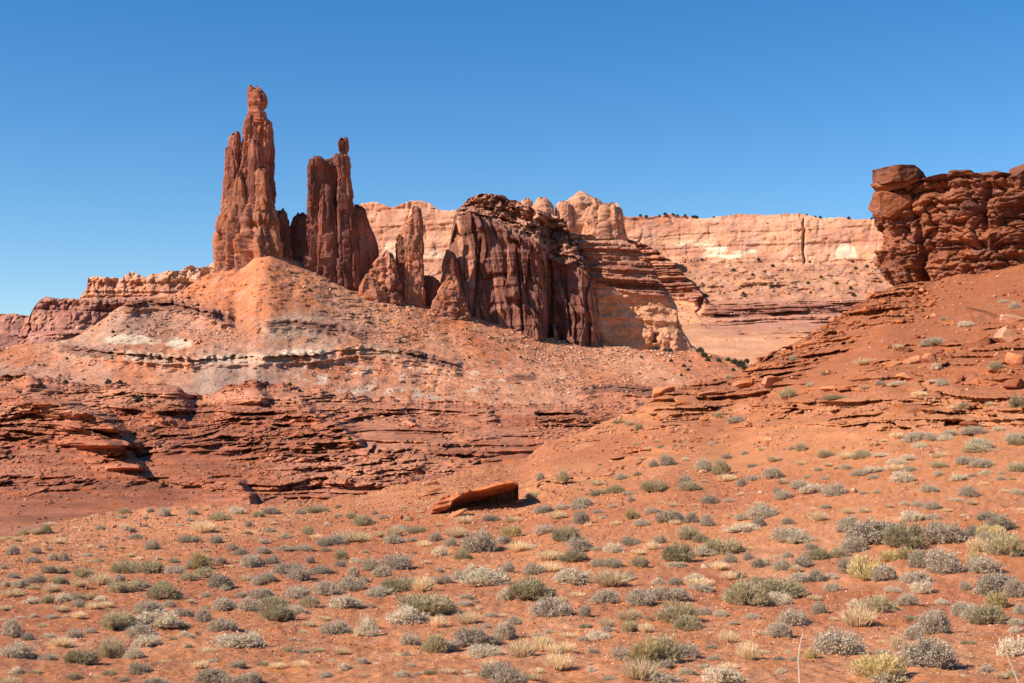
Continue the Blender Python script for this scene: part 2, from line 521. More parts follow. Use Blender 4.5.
def talus_disp(P, X, y):
    x_, y_, z_ = P[..., 0], P[..., 1], P[..., 2]
    gul = fbm(x_ / 60 + z_ / 300, z_ / 400, y_ / 900, 3, 5) + 0.5 * fbm(x_ / 16 + z_ / 80, z_ / 120, y_ / 300, 3, 15)
    dY = 7 * gul + (2.6 + 1.4 * sstep(300, 380, X)) * fbm(x_ / 9, y_ / 9, z_ / 7, 5, 8, .6)
    f1, f2, cr = worley(x_ / 5.5, z_ / 2.6, 3)
    dY = dY - (1.9 + 1.6 * sstep(300, 380, X)) * (cr - .5) * sstep(-.3, .5, fbm(x_ / 50, z_ / 40, y_ / 400, 3, 24))
    for sp in LEDGES:
        t, side = ledge_mask(X, y, sp)
        brk = 1 - 0.22 * sstep(.3, .5, vnoise(X / 4.3, y / 9, X * 0, 12)) - 0.45 * sstep(.1, .5, n1(X / 21., 19))
        blk = 0.95 + 0.12 * vnoise(X / 4, y / 3, X * 0, 17)
        # rim juts out, face drops, apron below
        prof = np.where(t < 0, np.exp(t * 2.6), np.where(t < .35, 1., np.where(t < 1.1, .62 + .1 * n1(t * 6 + X / 9, 3), 0.62 * np.exp(-(t - 1.1) * 2.2))))
        dY = dY - sp[4] * side * prof * (1 + (blk * np.clip(brk, 0.35, 1) - 1) * sstep(-.5, 0, t) * sstep(1.2, 1., t))
    return dY


def talus_tone(P, X, y):
    x_, y_, z_ = P[..., 0], P[..., 1], P[..., 2]
    n = sstep(-.5, .5, fbm(x_ / 40 + z_ / 100, y_ / 200, z_ / 60, 4, 2))[..., None]
    c = lin(196, 112, 72) * (1 - n) + lin(206, 130, 90) * n
    gx = np.interp(X, [0, 60, 180, 330, 420], [1, 1, 1, .8, 0])
    grey = (gx * sstep(300, 325, y) * sstep(-.6, .3, fbm(x_ / 50 + z_ / 90, y_ / 150, z_ / 50, 4, 9)))[..., None] * .95
    c = c * (1 - grey) + lin(168, 124, 98) * grey
    near = (sstep(120, 30, np.hypot(X - 235, (y - 275) * 1.1)))[..., None] * .9
    c = c * (1 - near) + lin(204, 114, 72) * near
    chute = (np.exp(-((X - (432 + (y - 300) * 1.05)) / 13) ** 2) * sstep(295, 312, y) * sstep(370, 340, y))[..., None] * .7
    c = c * (1 - chute) + lin(200, 106, 66) * chute
    # pale purple-grey shale dome and white sandstone bed
    dome = sstep(1, .7, np.hypot((X - 305) / 52, (y - 332) / 24))[..., None] * sstep(-.5, .2, fbm(x_ / 30, z_ / 9, y_ / 200, 3, 44))[..., None]
    c = c * (1 - dome * .75) + lin(196, 144, 108) * dome * .7
    cap = sstep(305, 312, y)[..., None] * sstep(1, .8, np.hypot((X - 165) / 65, (y - 322) / 22))[..., None] * .5
    c = c * (1 - cap) + lin(172, 118, 92) * cap
    t, side = ledge_mask(X, y, LEDGES[0])
    wb = (side * sstep(-.25, .05, t) * sstep(1.25, .9, t) * sstep(-.6, 0, n1(X / 14, 5)) * np.interp(X, [60, 100, 110, 395, 405], [.2, .2, .8, .5, .1]))[..., None]
    c = c * (1 - wb * .62) + lin(216, 172, 132) * wb * .62
    for cx_, cy_, wx, wy in ((130, 340, 28, 5), (178, 344, 13, 6), (300, 352, 30, 3)):
        ws = sstep(1.1, .7, np.hypot((X - cx_) / wx, (y - cy_) / wy) + .4 * vnoise(X / 5, y / 3, X * 0, 3))[..., None] * .85
        c = c * (1 - ws * .8) + lin(228, 188, 148) * ws * .8
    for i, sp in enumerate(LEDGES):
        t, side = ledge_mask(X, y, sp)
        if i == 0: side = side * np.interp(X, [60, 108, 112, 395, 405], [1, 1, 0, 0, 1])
        dk = (side * sstep(-.1, .1, t) * sstep(1.1, .9, t))[..., None] * .8  # dark brown ledge faces, with the cap ledge's cliff shadow painted in too
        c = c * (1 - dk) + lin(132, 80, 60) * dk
    rub = (sstep(0.1, .8, fbm(x_ / 6, z_ / 3, y_ / 50, 3, 61)) * sstep(352, 372, y) * sstep(260, 330, X) * sstep(560, 470, X))[..., None] * .6
    c = c * (1 - rub) + lin(222, 180, 144) * rub
    return c


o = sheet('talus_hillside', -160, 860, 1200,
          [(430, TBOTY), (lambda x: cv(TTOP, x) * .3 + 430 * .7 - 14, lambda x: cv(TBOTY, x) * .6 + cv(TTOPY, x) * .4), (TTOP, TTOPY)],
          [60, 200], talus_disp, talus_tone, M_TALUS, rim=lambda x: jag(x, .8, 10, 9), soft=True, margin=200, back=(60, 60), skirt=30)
tag(o, kind='structure')

# ------------------------------------------------------------------ far mesas
def mesa_disp(A, L, blk=14.0, seed=0, flute=1.0):
    def d(P, X, y):
        x_, y_, z_ = P[..., 0], P[..., 1], P[..., 2]
        zz = z_ + 4 * fbm(x_ / 150, y_ / 300, z_ / 60, 3, seed + 1)
        st = strata(zz, L, seed, 3.5)
        f1, f2, cr = worley(x_ / blk + .25 * vnoise(x_ / blk, y_ / blk, z_ / blk, 3) + .3 * np.floor(zz / L / 2), zz / (blk * 5), seed + 2)
        g1, g2, gr = worley(x_ / (blk * .35), zz / (blk * .3), seed + 5)
        crack = 1 - sstep(0, .1, f2 - f1)
        fl = np.abs(vnoise(x_ / (blk * 2.2), y_ / (blk * 4), z_ / (blk * 12), seed + 7))
        lat = fbm(x_ / (blk * 6), y_ / (blk * 9), z_ / (blk * 6), 4, seed + 4)
        return -A * (0.5 * st + .75 * (cr - .5) - .3 * crack + .3 * (gr - .5) + 1.6 * lat + flute * 1.1 * fl + .5 * fbm(x_ / (blk * .5), y_ / blk, z_ / (blk * .4), 3, seed + 9))
    return d


MESA_TOP = [(300, 216), (330, 214), (352, 211), (362, 204), (372, 202), (392, 207), (405, 202), (420, 200), (428, 203), (438, 210), (470, 212), (510, 209), (530, 206), (560, 210), (620, 214),
            (632, 217), (650, 217), (668, 214), (690, 217), (712, 218), (740, 214), (775, 215), (800, 213), (812, 217), (850, 219), (884, 220), (950, 221), (1250, 224)]


def mesa_tone(P, X, y):
    x_, y_, z_ = P[..., 0], P[..., 1], P[..., 2]
    pale = lin(216, 146, 104); pink = lin(200, 124, 90)  # rock colours kept pinker, with slight distance haze painted into them
    n = sstep(-.5, .5, fbm(x_ / 90, y_ / 200, z_ / 22, 4, 2))[..., None]
    c = pale * (1 - n) + pink * n
    # cliff: stained panels in upright streaks
    cl = sstep(266, 258, y)[..., None]
    stn = sstep(-.05, .6, fbm(x_ / 30, y_ / 150, z_ / 150, 5, 21, .6))[..., None] * cl * .7
    c = c * (1 - stn) + lin(188, 122, 94) * stn
    sun_patch = sstep(.15, .5, fbm(x_ / 45, y_ / 150, z_ / 16, 3, 25))[..., None] * (sstep(238, 246, y) * sstep(264, 258, y))[..., None] * .7  # bright sun patches on the lower cliff, painted into the colour
    c = c * (1 - sun_patch) + lin(244, 208, 162) * sun_patch
    talus = (sstep(258, 266, y + 4 * n1(X / 9, 4)) * sstep(304, 296, y))[..., None]
    n = np.clip(n * .5 + .8 * sstep(-.3, .6, fbm(x_ / 18, y_ / 60, z_ / 10, 4, 73))[..., None], 0, 1.4)
    c = c * (1 - talus) + (lin(200, 130, 92) * (1 - n * .6) + lin(160, 98, 72) * n * .6) * talus
    led = (sstep(294, 302, y) * sstep(342, 326, y) * sstep(690, 712, X))[..., None]
    bands = sstep(-.3, .5, n1((z_ + 5 * vnoise(x_ / 120, y_ / 300, z_ / 40, 3)) / 7.0, 6))[..., None]
    c = c * (1 - led) + (lin(146, 84, 64) * (1 - bands) + lin(192, 122, 90) * bands) * led
    sm = np.maximum(sstep(328, 340, y + 5 * n1(X / 30, 3)), sstep(294, 300, y) * sstep(712, 696, X))[..., None] * .9
    c = c * (1 - sm) + lin(206, 132, 90) * sm
    alc = (sstep(1, .85, np.hypot((X - 845) / 12, (y - 256) / 14)) * (y < 258))[..., None] * .42
    c = c * (1 - alc) + lin(246, 212, 166) * alc
    lt = (sstep(480, 440, X) * sstep(215, 222, y))[..., None] * .5
    return c * (1 - lt) + lin(196, 128, 94) * lt


def far_mesa_disp(P, X, y):
    x_, y_, z_ = P[..., 0], P[..., 1], P[..., 2]
    base = mesa_disp(6, 16, 46, 3)(P, X, y)
    cl = sstep(268, 260, y); led = sstep(294, 303, y) * sstep(346, 332, y) * sstep(690, 712, X)
    ta = sstep(262, 268, y) * sstep(300, 294, y)
    k = 0.3 + 0.7 * np.maximum(cl * .8, led)
    wz = z_ + 6 * fbm(x_ / 90, y_ / 300, z_ / 40, 3, 3)
    d = base * k - led * (1 - .8 * sstep(-.2, .3, fbm(x_ / 60, y_ / 300, z_ / 12, 3, 66))) * (15 * strata(wz, 9, 6, 4) + 8 * strata(wz, 4, 7, 4)) - led * 9 * fbm(x_ / 25, y_ / 60, z_ / 9, 4, 52)
    d = d - 4 * (1 - np.maximum(cl, led)) * sstep(296, 305, y) * strata(z_ + .06 * x_ + 4 * fbm(x_ / 90, y_ / 200, z_ / 30, 3, 62), 9, 28, 3)
    for cx_, cy_, wx, wy, A_ in ((655, 340, 2.4, 7, 26), (699, 309, 2.0, 7, 24), (676, 331, 1.2, 4, 12), (646, 346, 5, 1.2, 8)):
        d = d + A_ * np.exp(-((X - cx_ + (y - cy_) * .25 + 2 * vnoise(X / 3, y / 3, X * 0, 4)) / wx) ** 2) * sstep(wy, wy * .5, np.abs(y - cy_))
    d = d - ta * (9 * fbm(x_ / 14, y_ / 40, z_ / 8, 4, 83, .6) + 7 * strata(z_ + 9 * fbm(x_ / 60, y_ / 200, z_ / 20, 3, 84), 7, 29, 4) * sstep(-.1, .4, fbm(x_ / 40, y_ / 200, z_ / 9, 3, 85)))
    # long crack in the cliff and the hollow of an alcove
    d = d + 16 * np.exp(-((X - 804 - 1.2 * n1(y / 5., 3)) / .9) ** 2) * cl * sstep(216, 224, y) * (.4 + .6 * sstep(-.3, .3, n1(y / 7., 9)))
    al = sstep(1, .8, np.hypot((X - 845) / 12, (y - 256) / 15)) * (y < 258)
    d = d + 2.5 * al
    d = d + 2.0 * fbm(x_ / 12, y_ / 20, z_ / 8, 4, 31)
    return d


turn = lambda x: 1 - (np.asarray(x) - 760) / 1424 * .36      # the wall swings nearer to the right
org = at(800, 300, 2400)
o = sheet('mesa', 300, 1250, 1000,
          [(384, lambda x: 1750 * turn(x)), (338, lambda x: 2020 * turn(x)), (322, lambda x: 2260 * turn(x)), (300, lambda x: 2340 * turn(x)), (263, lambda x: 2480 * turn(x)), (MESA_TOP, lambda x: 2500 * turn(x))],
          [40, 30, 50, 50, 85], far_mesa_disp, mesa_tone, M_MESA, rim=lambda x: jag(x, .9, 7, 2), back=(400, 300), skirt=60, origin=org)
tag(o, 'long pale pink sandstone mesa wall behind the dark butte, the farthest cliff on the right', 'mesa')


def left_tone(P, X, y):
    x_, y_, z_ = P[..., 0], P[..., 1], P[..., 2]
    n = sstep(-.5, .5, fbm(x_ / 70, y_ / 200, z_ / 12, 4, 4))[..., None]
    c = lin(190, 120, 90) * (1 - n) + lin(168, 100, 78) * n
    d = sstep(.1, .7, fbm(x_ / 24, y_ / 90, z_ / 40, 4, 5))[..., None] * .5
    return c * (1 - d) + lin(130, 78, 62) * d


def upper_tone(P, X, y):
    x_, y_, z_ = P[..., 0], P[..., 1], P[..., 2]
    n = sstep(-.5, .5, fbm(x_ / 70, y_ / 200, z_ / 14, 4, 6))[..., None]
    c = lin(214, 140, 100) * (1 - n) + lin(196, 118, 84) * n
    t = sstep(283, 276, y)[..., None] * .5
    return c * (1 - t) + lin(224, 160, 118) * t


o = sheet('mesa', -200, 60, 280,
          [(352, 2300), (330, 2500), (lambda x: 314 + .02 * x, 2540)], [30, 40], mesa_disp(12, 14, 26, 11, 2), left_tone, M_MESA, rim=lambda x: jag(x, .8, 10, 4), back=(500, 150), skirt=60, origin=at(-40, 345, 2400))
tag(o, 'low flat-topped red mesa at the left frame edge, lowest cliff on the skyline', 'mesa')
LOWTOP = [(20, 330), (29, 318), (33, 309), (40, 300), (46, 296), (54, 298), (66, 298), (90, 299), (130, 298), (190, 299), (260, 300)]
o = sheet('mesa', 18, 260, 300,
          [([(18, 352), (260, 350)], 1800), ([(18, 345), (33, 332), (60, 330), (260, 326)], 1960), (LOWTOP, 1990)], [30, 60],
          mesa_disp(14, 9, 20, 12, 1.5), left_tone, M_MESA, rim=lambda x: jag(x, .7, 7, 6), back=(400, 200), skirt=60, origin=at(90, 345, 1880))
tag(o, 'purple-brown lower mesa tier with a stepped left end, left of the talus hill', 'mesa')
UPTOP = [(80, 296), (84, 292), (87, 288), (88, 278), (92, 276.5), (112, 277), (121, 279), (127, 273.5), (132, 271.5), (138, 274), (146, 277), (150, 274.5), (160, 273), (172, 270), (181, 271), (187, 266), (192, 264.5), (198, 268), (206, 266), (214, 262), (240, 262), (300, 262)]
o = sheet('mesa', 80, 300, 300,
          [(306, 2200), ([(80, 298), (300, 292)], 2330), (UPTOP, 2350)], [24, 60],
          mesa_disp(10, 10, 18, 13, 1.3), upper_tone, M_MESA, rim=lambda x: jag(x, .6, 5, 8), back=(300, 200), skirt=60, origin=at(150, 300, 2280))
tag(o, 'orange cliff tier with low pointed domes on the skyline left of the tall spire', 'mesa')

# ------------------------------------------------------------------ ledgy shoulder right of the butte, and the castle butte on it
SHTOP = [(440, 232), (500, 228), (560, 232), (600, 236), (628, 238), (645, 244), (660, 252), (672, 262), (682, 272), (692, 282), (700, 291), (706, 299), (714, 306)]


def sh_disp(P, X, y):
    x_, y_, z_ = P[..., 0], P[..., 1], P[..., 2]
    top = np.interp(X, [p[0] for p in SHTOP], [p[1] for p in SHTOP])
    rim = np.interp(X, [560, 600, 640, 690, 705], [268, 284, 294, 299, 307])
    led = sstep(rim + 3, rim - 2, y)
    st = strata(z_ + 5 * vnoise(x_ / 90, y_ / 300, z_ / 30, 3) + .03 * x_, 8, 16, 4)
    f1, f2, cr = worley(x_ / 14, z_ / 9, 12)
    d = -led * (9 * st + 6 * strata(z_ + 3 * vnoise(x_ / 30, y_ / 99, z_ / 20, 9), 3.5, 18, 4) + 5 * (cr - .5) - 1.5 * (1 - sstep(0, .12, f2 - f1)) + 6 * fbm(x_ / 14, y_ / 40, z_ / 7, 4, 51)) - 12 * fbm(x_ / 70, y_ / 200, z_ / 60, 4, 3) * (.35 + .65 * led)
    d = d - (1 - led) * 4.5 * strata(z_ + .05 * x_ + 2 * vnoise(x_ / 50, y_ / 99, z_ / 30, 6), 9, 18, 3)
    d = d - 22 * np.exp(-((y - rim - 1.5) / 2.) ** 2) * led
    # two dark clefts in the smooth slope
    for cx_, cy_, wx, wy, A in ((700, 303, 2.2, 8, 20), (655, 338, 2.0, 6, 14)):
        d = d + A * np.exp(-((X - cx_ + (y - cy_) * .25 + 2 * vnoise(X / 3, y / 3, X * 0, 4)) / wx) ** 2) * sstep(wy, wy * .6, np.abs(y - cy_))
    return d + 3 * fbm(x_ / 10, y_ / 20, z_ / 7, 4, 37)


def sh_tone(P, X, y):
    x_, y_, z_ = P[..., 0], P[..., 1], P[..., 2]
    rim = np.interp(X, [560, 600, 640, 690, 705], [268, 284, 294, 299, 307])
    led = sstep(rim + 3, rim - 2, y)[..., None]
    bands = sstep(-.3, .5, n1((z_ + 5 * vnoise(x_ / 90, y_ / 300, z_ / 30, 3) + .03 * x_) / 6.0, 26))[..., None]
    c = (lin(160, 92, 66) * (1 - bands) + lin(190, 116, 82) * bands) * led + lin(210, 136, 94) * (1 - led)
    t = sstep(244, 238, y)[..., None] * .5
    return c * (1 - t) + lin(206, 150, 112) * t


def mesa_Y(x, y):
    return np.interp(y, [215, 263, 300, 322, 338, 384], [2500, 2480, 2340, 2260, 2020, 1750]) * turn(x)


RIM = [(480, 270), (560, 268), (600, 284), (640, 294), (690, 299), (705, 307), (715, 310)]
o = sheet('rock_shoulder', 480, 714, 330,
          [(lambda x: cv(RIM, x) + 10, lambda x: mesa_Y(x, cv(RIM, x) + 10) + 12), (RIM, lambda x: mesa_Y(x, cv(RIM, x)) - 10), (lambda x: np.minimum(cv(SHTOP, x), cv(RIM, x) - 1), lambda x: mesa_Y(x, cv(RIM, x)) + 14)],
          [10, 120], sh_disp, sh_tone, M_MESA, rim=lambda x: jag(x, 1.0, 9, 3), back=(60, 60), skirt=20, origin=at(640, 290, 2280))
tag(o, 'far dark rock ledges ending in a step, at the left foot of the pale mesa', 'rock shoulder')


NTOP = [(515, 222), (540, 226), (565, 231), (600, 237), (622, 239), (634, 245), (644, 254), (652, 264), (658, 276), (665, 287), (672, 298), (677, 306), (678, 318), (683, 332), (691, 345), (706, 354)]
NRIM = [(515, 262), (560, 268), (600, 283), (640, 293), (664, 298), (671, 303), (706, 354)]


def near_shoulder_disp(P, X, y):
    e = sstep(706, 672, X)
    return sh_disp(P, X, y) * (.25 + .75 * e) * .5 - 5 * e * fbm(P[..., 0] / 16, P[..., 1] / 40, P[..., 2] / 12, 5, 91, .6)


o = sheet('rock_shoulder', 515, 704, 330,
          [(372, 1204), (lambda x: np.maximum(cv([(515, 338), (600, 342), (704, 357)], x), cv(NTOP, x) + 4), 1208), (lambda x: np.maximum(cv(NRIM, x), cv(NTOP, x) + 2), [(515, 1214), (640, 1222), (680, 1220), (704, 1210)]), (NTOP, [(515, 1246), (640, 1256), (675, 1240), (704, 1214)])],
          [16, 70, 80], near_shoulder_disp, sh_tone, M_MESA, rim=lambda x: jag(x, 1.0, 9, 5), back=(70, 80), skirt=30, origin=at(610, 350, 1290))
tag(o, 'stepped reddish ledges over a smooth orange slope, joined to the right of the dark butte', 'rock shoulder')


def tower_tone(base, dark, seed, amount=.6):
    def f(V, th):
        x_, y_, z_ = V[..., 0], V[..., 1], V[..., 2]
        n = sstep(-.4, .5, fbm(x_ / 9, y_ / 9, z_ / 40, 4, seed))[..., None]
        c = base * (1 - n * amount) + dark * n * amount
        st = sstep(.1, .8, fbm(x_ / 4, y_ / 4, z_ / 60, 3, seed + 6))[..., None] * .35
        return c * (1 - st) + dark * .8 * st
    return f


TW = tower_tone(lin(182, 100, 70), lin(118, 65, 50), 3, .8)
TW2 = tower_tone(lin(158, 86, 62), lin(104, 58, 46), 8, .8)
TWL = tower_tone(lin(192, 112, 76), lin(138, 78, 56), 5, .8)
CAS = tower_tone(lin(212, 142, 102), lin(178, 108, 80), 9)

cst = empty('castle_butte', at(590, 240, 2480), 'small pink castle-like butte with a rounded dome on the skyline beyond the dark butte', 'butte')
org = np.array(cst.location)
tube('cliff', [(206, 588, 619), (210, 585, 621.5), (222, 582, 623.5), (244, 580, 626)], 2470, M_MESA, cst, org, .9, 90, .8, .10, 9, 34, 51, CAS, .6)
tube('cliff', [(201, 567, 600), (205, 564, 605), (220, 562, 606), (246, 560, 608)], 2485, M_MESA, cst, org, .8, 90, .8, .10, 9, 34, 52, CAS, .6)
tube('dome', [(192.5, 580, 583), (194, 576, 587), (197, 571, 593), (201, 566, 600), (206, 564, 603)], 2485, M_MESA, cst, org, .8, 64, .5, .04, 12, 30, 53, CAS, .9)
tube('pinnacle', [(200, 594, 598), (202, 592, 601), (210, 590, 603)], 2467, M_MESA, cst, org, .8, 40, .6, .08, 6, 20, 54, CAS, .8)
tube('pinnacle', [(204, 609, 614), (206, 607, 617), (214, 605, 620)], 2463, M_MESA, cst, org, .8, 40, .6, .08, 6, 20, 55, CAS, .8)
tube('pinnacle', [(198, 540, 546), (200, 536, 549), (206, 532, 553), (228, 528, 558)], 2455, M_MESA, cst, org, .9, 60, .7, .09, 7, 22, 56, CAS, .8)
tube('pinnacle', [(199.5, 525, 529), (202, 521, 532), (226, 517, 536)], 2455, M_MESA, cst, org, .9, 60, .7, .09, 7, 22, 57, CAS, .8)
tube('pinnacle', [(202, 560, 568), (205, 556, 571), (232, 552, 575)], 2460, M_MESA, cst, org, .9, 60, .7, .09, 7, 22, 58, CAS, .8)

# ------------------------------------------------------------------ the dark varnished butte
BTOP = [(438, 312), (443, 288), (447, 262), (451, 236), (455, 212), (458, 208), (462, 205), (466, 200), (470, 196), (478, 194.5), (492, 194), (505, 197), (516, 201), (530, 207), (540, 211), (552, 215), (562, 219), (566, 222), (570, 236), (578, 244), (586, 254), (592, 268), (598, 288), (603, 312), (610, 338)]
BCAP = [(438, 313), (443, 290), (447, 265), (451, 238), (456, 212), (470, 206), (490, 212), (505, 219), (520, 222), (535, 228), (552, 234), (566, 237), (570, 243), (578, 250), (586, 259), (592, 272), (598, 292), (603, 316), (610, 340)]
BFACE = [(438, 314), (443, 293), (447, 269), (451, 241), (457, 215), (470, 212), (488, 217), (502, 224), (512, 232), (530, 237), (540, 243), (548, 258), (560, 263), (574, 264), (580, 267), (586, 274), (592, 288), (598, 304), (603, 322), (610, 341)]
BBASE = [(438, 312), (447, 314), (470, 320), (500, 333), (540, 344), (610, 352)]
BY = [(438, 1212), (446, 1200), (460, 1186), (480, 1178), (500, 1172), (520, 1168), (538, 1166), (543, 1170), (550, 1188), (557, 1189), (568, 1180), (582, 1176), (590, 1186), (610, 1225)]


def butte_disp(P, X, y):
    x_, y_, z_ = P[..., 0], P[..., 1], P[..., 2]
    face = np.interp(X, [p[0] for p in BFACE], [p[1] for p in BFACE])
    isf = sstep(face - 1, face + 4, y)
    lean = (y - face) * 0.16
    xx = x_ - lean * 0.9
    fl = np.abs(vnoise(xx / 13, z_ / 220, y_ * 0, 4)) * 2.5 + np.abs(vnoise(xx / 5.5, z_ / 130, y_ * 0, 9)) * 2
    cr, gap = facets(xx / 15 + .4 * vnoise(x_ / 10, z_ / 20, 0 * x_, 5), z_ / 60, 14)
    c2, gap2 = facets(xx / 6 + .4 * vnoise(x_ / 5, z_ / 10, 0 * x_, 7), z_ / 22, 15)
    crack = 1 - sstep(0, .06, gap)
    d = isf * (-fl * 1.1 - 11 * cr - 4 * c2 + 1.2 * crack - 2.2 * fbm(x_ / 10, y_ / 10, z_ / 14, 4, 6) - 1.8 * strata(z_ + 3 * vnoise(x_ / 30, z_ / 30, 0 * x_, 2), 9, 31))
    gr, gap3 = facets(x_ / 8, z_ / 4.5, 17)
    g4, gap4 = facets(x_ / 3.5, z_ / 2.5, 18)
    d = d + (1 - isf) * (-10 * gr - 4 * g4 - 4 * strata(z_ + 4 * vnoise(x_ / 30, y_ / 30, z_ / 20, 3) + .3 * x_, 6, 32) - 8 * fbm(x_ / 12, y_ / 14, z_ / 8, 5, 7, .6))
    # tapering talus foot: the wall leans back
    for cx_, w, A, ya, yb, s in ((549, 2.2, 20, 268, 340, .02), (446, 3, 14, 250, 285, 0), (541, 2.0, 10, 235, 262, .3), (600, 1.6, 10, 300, 340, .1), (517, 1.1, 6, 250, 330, .08), (481, 1.2, 6, 240, 320, -.1), (565, 1.0, 5, 275, 335, .1)):
        d = d + A * np.exp(-((X - cx_ - (y - ya) * s) / w) ** 2) * sstep(ya - 4, ya + 2, y) * sstep(yb + 4, yb - 2, y)
    return d


def butte_tone(P, X, y):
    x_, y_, z_ = P[..., 0], P[..., 1], P[..., 2]
    face = np.interp(X, [p[0] for p in BFACE], [p[1] for p in BFACE])
    isf = sstep(face - 1, face + 3, y)[..., None]
    xx = x_ - (y - face) * .16 * .9
    v = sstep(-.45, .35, fbm(xx / 7, z_ / 120, y_ * 0, 4, 3) + .3)[..., None]
    c = lin(200, 120, 84) * (1 - v) + lin(124, 71, 54) * v
    pale = sstep(.45, .7, np.abs(fbm(xx / 10, z_ / 160, y_ * 0, 3, 13)))[..., None] * .8
    c = c * (1 - pale) + lin(200, 130, 92) * pale
    cap = lin(150, 92, 68) + (lin(190, 122, 88) - lin(150, 92, 68)) * sstep(-.4, .5, fbm(x_ / 20, y_ / 20, z_ / 8, 4, 5))[..., None]
    return c * isf + cap * (1 - isf)


org = at(525, 340, 1180)
o = sheet('butte', 438, 610, 340,
          [(BBASE, BY), (lambda x: cv(BFACE, x) + jag(x, 1.4, 7, 12), lambda x: cv(BY, x) + 16), (lambda x: np.minimum(cv(BCAP, x) + jag(x, 1.2, 6, 14), cv(BFACE, x)), lambda x: cv(BY, x) + 46),
           (lambda x: np.minimum(cv(BTOP, x), cv(BCAP, x)), lambda x: cv(BY, x) + 52)],
          [170, 30, 46], butte_disp, butte_tone, M_TOWER, rim=lambda x: jag(x, 1.4, 5, 16), back=(90, 150), skirt=30, origin=org)
tag(o, 'massive dark brown varnished butte with a rugged cap, right of the spires', 'butte')

# ------------------------------------------------------------------ the rock spires
sp = empty('rock_spire', at(246, 268, 1152), 'tallest red sandstone spire, tapering to a knobby head above the talus cone', 'rock spire')
org = np.array(sp.location)
tube('shaft', [(118, 249, 265), (122, 246, 271), (130, 244.5, 272.5), (136, 244, 272), (150, 242, 273), (168, 240, 273), (190, 237, 274), (205, 234, 275), (225, 231, 277), (258, 230, 282)], 1150, M_TOWER, sp, org, .8, 130, .7, .16, 6, 30, 1, TW, .6, .4, .9, .25)
tube('head', [(87, 250, 259), (88.5, 248, 262), (92, 247, 265), (97, 247.3, 266.8), (103, 247.5, 267.5), (107, 248, 266), (110, 248.5, 263.5), (113, 248, 266), (118, 247, 267), (124, 246, 270)], 1150, M_TOWER, sp, org, .85, 72, .5, .10, 5, 7, 2, TW, .8)
tube('side_column', [(133, 232, 238), (135, 230, 240), (141, 229, 240.5), (147, 228, 240), (149, 225.5, 240), (170, 224.5, 241), (190, 223.5, 242), (210, 221.5, 243), (245, 219, 245)], 1144, M_TOWER, sp, org, .9, 80, .7, .12, 5, 24, 3, TW, .65)
tube('buttress', [(140, 250, 256), (150, 248, 259), (180, 247, 262), (215, 244, 266), (255, 240, 272)], 1140, M_TOWER, sp, org, .7, 64, .7, .14, 5, 22, 4, TW, .7)
tube('buttress', [(168, 256, 266), (172, 254, 268), (200, 252, 270), (230, 250, 273), (262, 248, 276)], 1139, M_TOWER, sp, org, .7, 64, .7, .14, 5, 20, 5, TWL, .7)
tube('buttress', [(176, 236, 241), (184, 234, 244), (215, 231, 248), (255, 228, 252)], 1137, M_TOWER, sp, org, .7, 64, .7, .14, 5, 20, 6, TWL, .7)
tube('plinth', [(203, 225, 268), (208, 222, 274), (220, 219, 278), (236, 216.5, 281), (250, 215.5, 284), (262, 216, 286), (276, 217, 288)], 1146, M_TOWER, sp, org, .62, 150, .7, .14, 6, 34, 7, TWL, .6, .3)
tube('plinth', [(211, 278, 284), (214, 276, 287), (222, 275, 289), (234, 274, 291), (262, 272, 294)], 1150, M_TOWER, sp, org, .8, 72, .7, .16, 5, 10, 8, TW2, .7)

sp = empty('rock_spire', at(335, 275, 1160), 'dark flat-topped spire with a slim pinnacle at its right end, second tallest', 'rock spire')
org = np.array(sp.location)
tube('slab_tower', [(160, 311.5, 334), (162, 310, 336), (166, 309.8, 337), (180, 309.6, 338), (200, 309.5, 338.5), (220, 309, 341), (240, 308, 344), (270, 306, 348), (290, 304, 350)], 1160, M_TOWER, sp, org, .7, 150, .7, .17, 6, 30, 11, TW2, .5, .35, 1.0, .55)
tube('pinnacle', [(139.5, 340, 348), (141, 338.6, 349), (146, 338, 349.2), (150, 338.6, 349), (153.5, 340, 347.6), (155, 339.5, 348), (157, 336, 349.8), (165, 336.5, 350.5), (176, 338.8, 351), (186, 337.5, 352), (200, 337, 353), (220, 338, 354), (250, 338, 358), (290, 336, 362)], 1156, M_TOWER, sp, org, .9, 90, .6, .15, 5, 18, 12, TW2, .6, .5, .8, .3)
tube('shoulder_block', [(154, 335, 341), (156, 333.5, 342), (163, 333, 342), (166, 334, 341)], 1158, M_TOWER, sp, org, .9, 48, .5, .10, 4, 7, 13, TW2, .8)
tube('buttress', [(186, 322, 331), (190, 321, 333), (220, 319, 336), (260, 317, 340), (292, 315, 342)], 1152, M_TOWER, sp, org, .8, 64, .7, .17, 5, 22, 14, TW2, .6, .5, .9, .3)
tube('fin', [(207, 355, 362), (209, 353.5, 365), (214, 353, 367), (225, 352.5, 370), (236, 352, 374), (250, 352, 377.5), (270, 352, 379), (296, 350, 381)], 1164, M_TOWER, sp, org, .55, 110, .7, .17, 6, 30, 15, TW2, .6, .4, 1.0, .35)
tube('saddle', [(214, 296, 303), (217, 293, 308), (226, 290, 318), (240, 286, 330), (262, 282, 340), (284, 280, 345)], 1172, M_TOWER, sp, org, .4, 84, .7, .15, 5, 10, 16, TW2, .7)

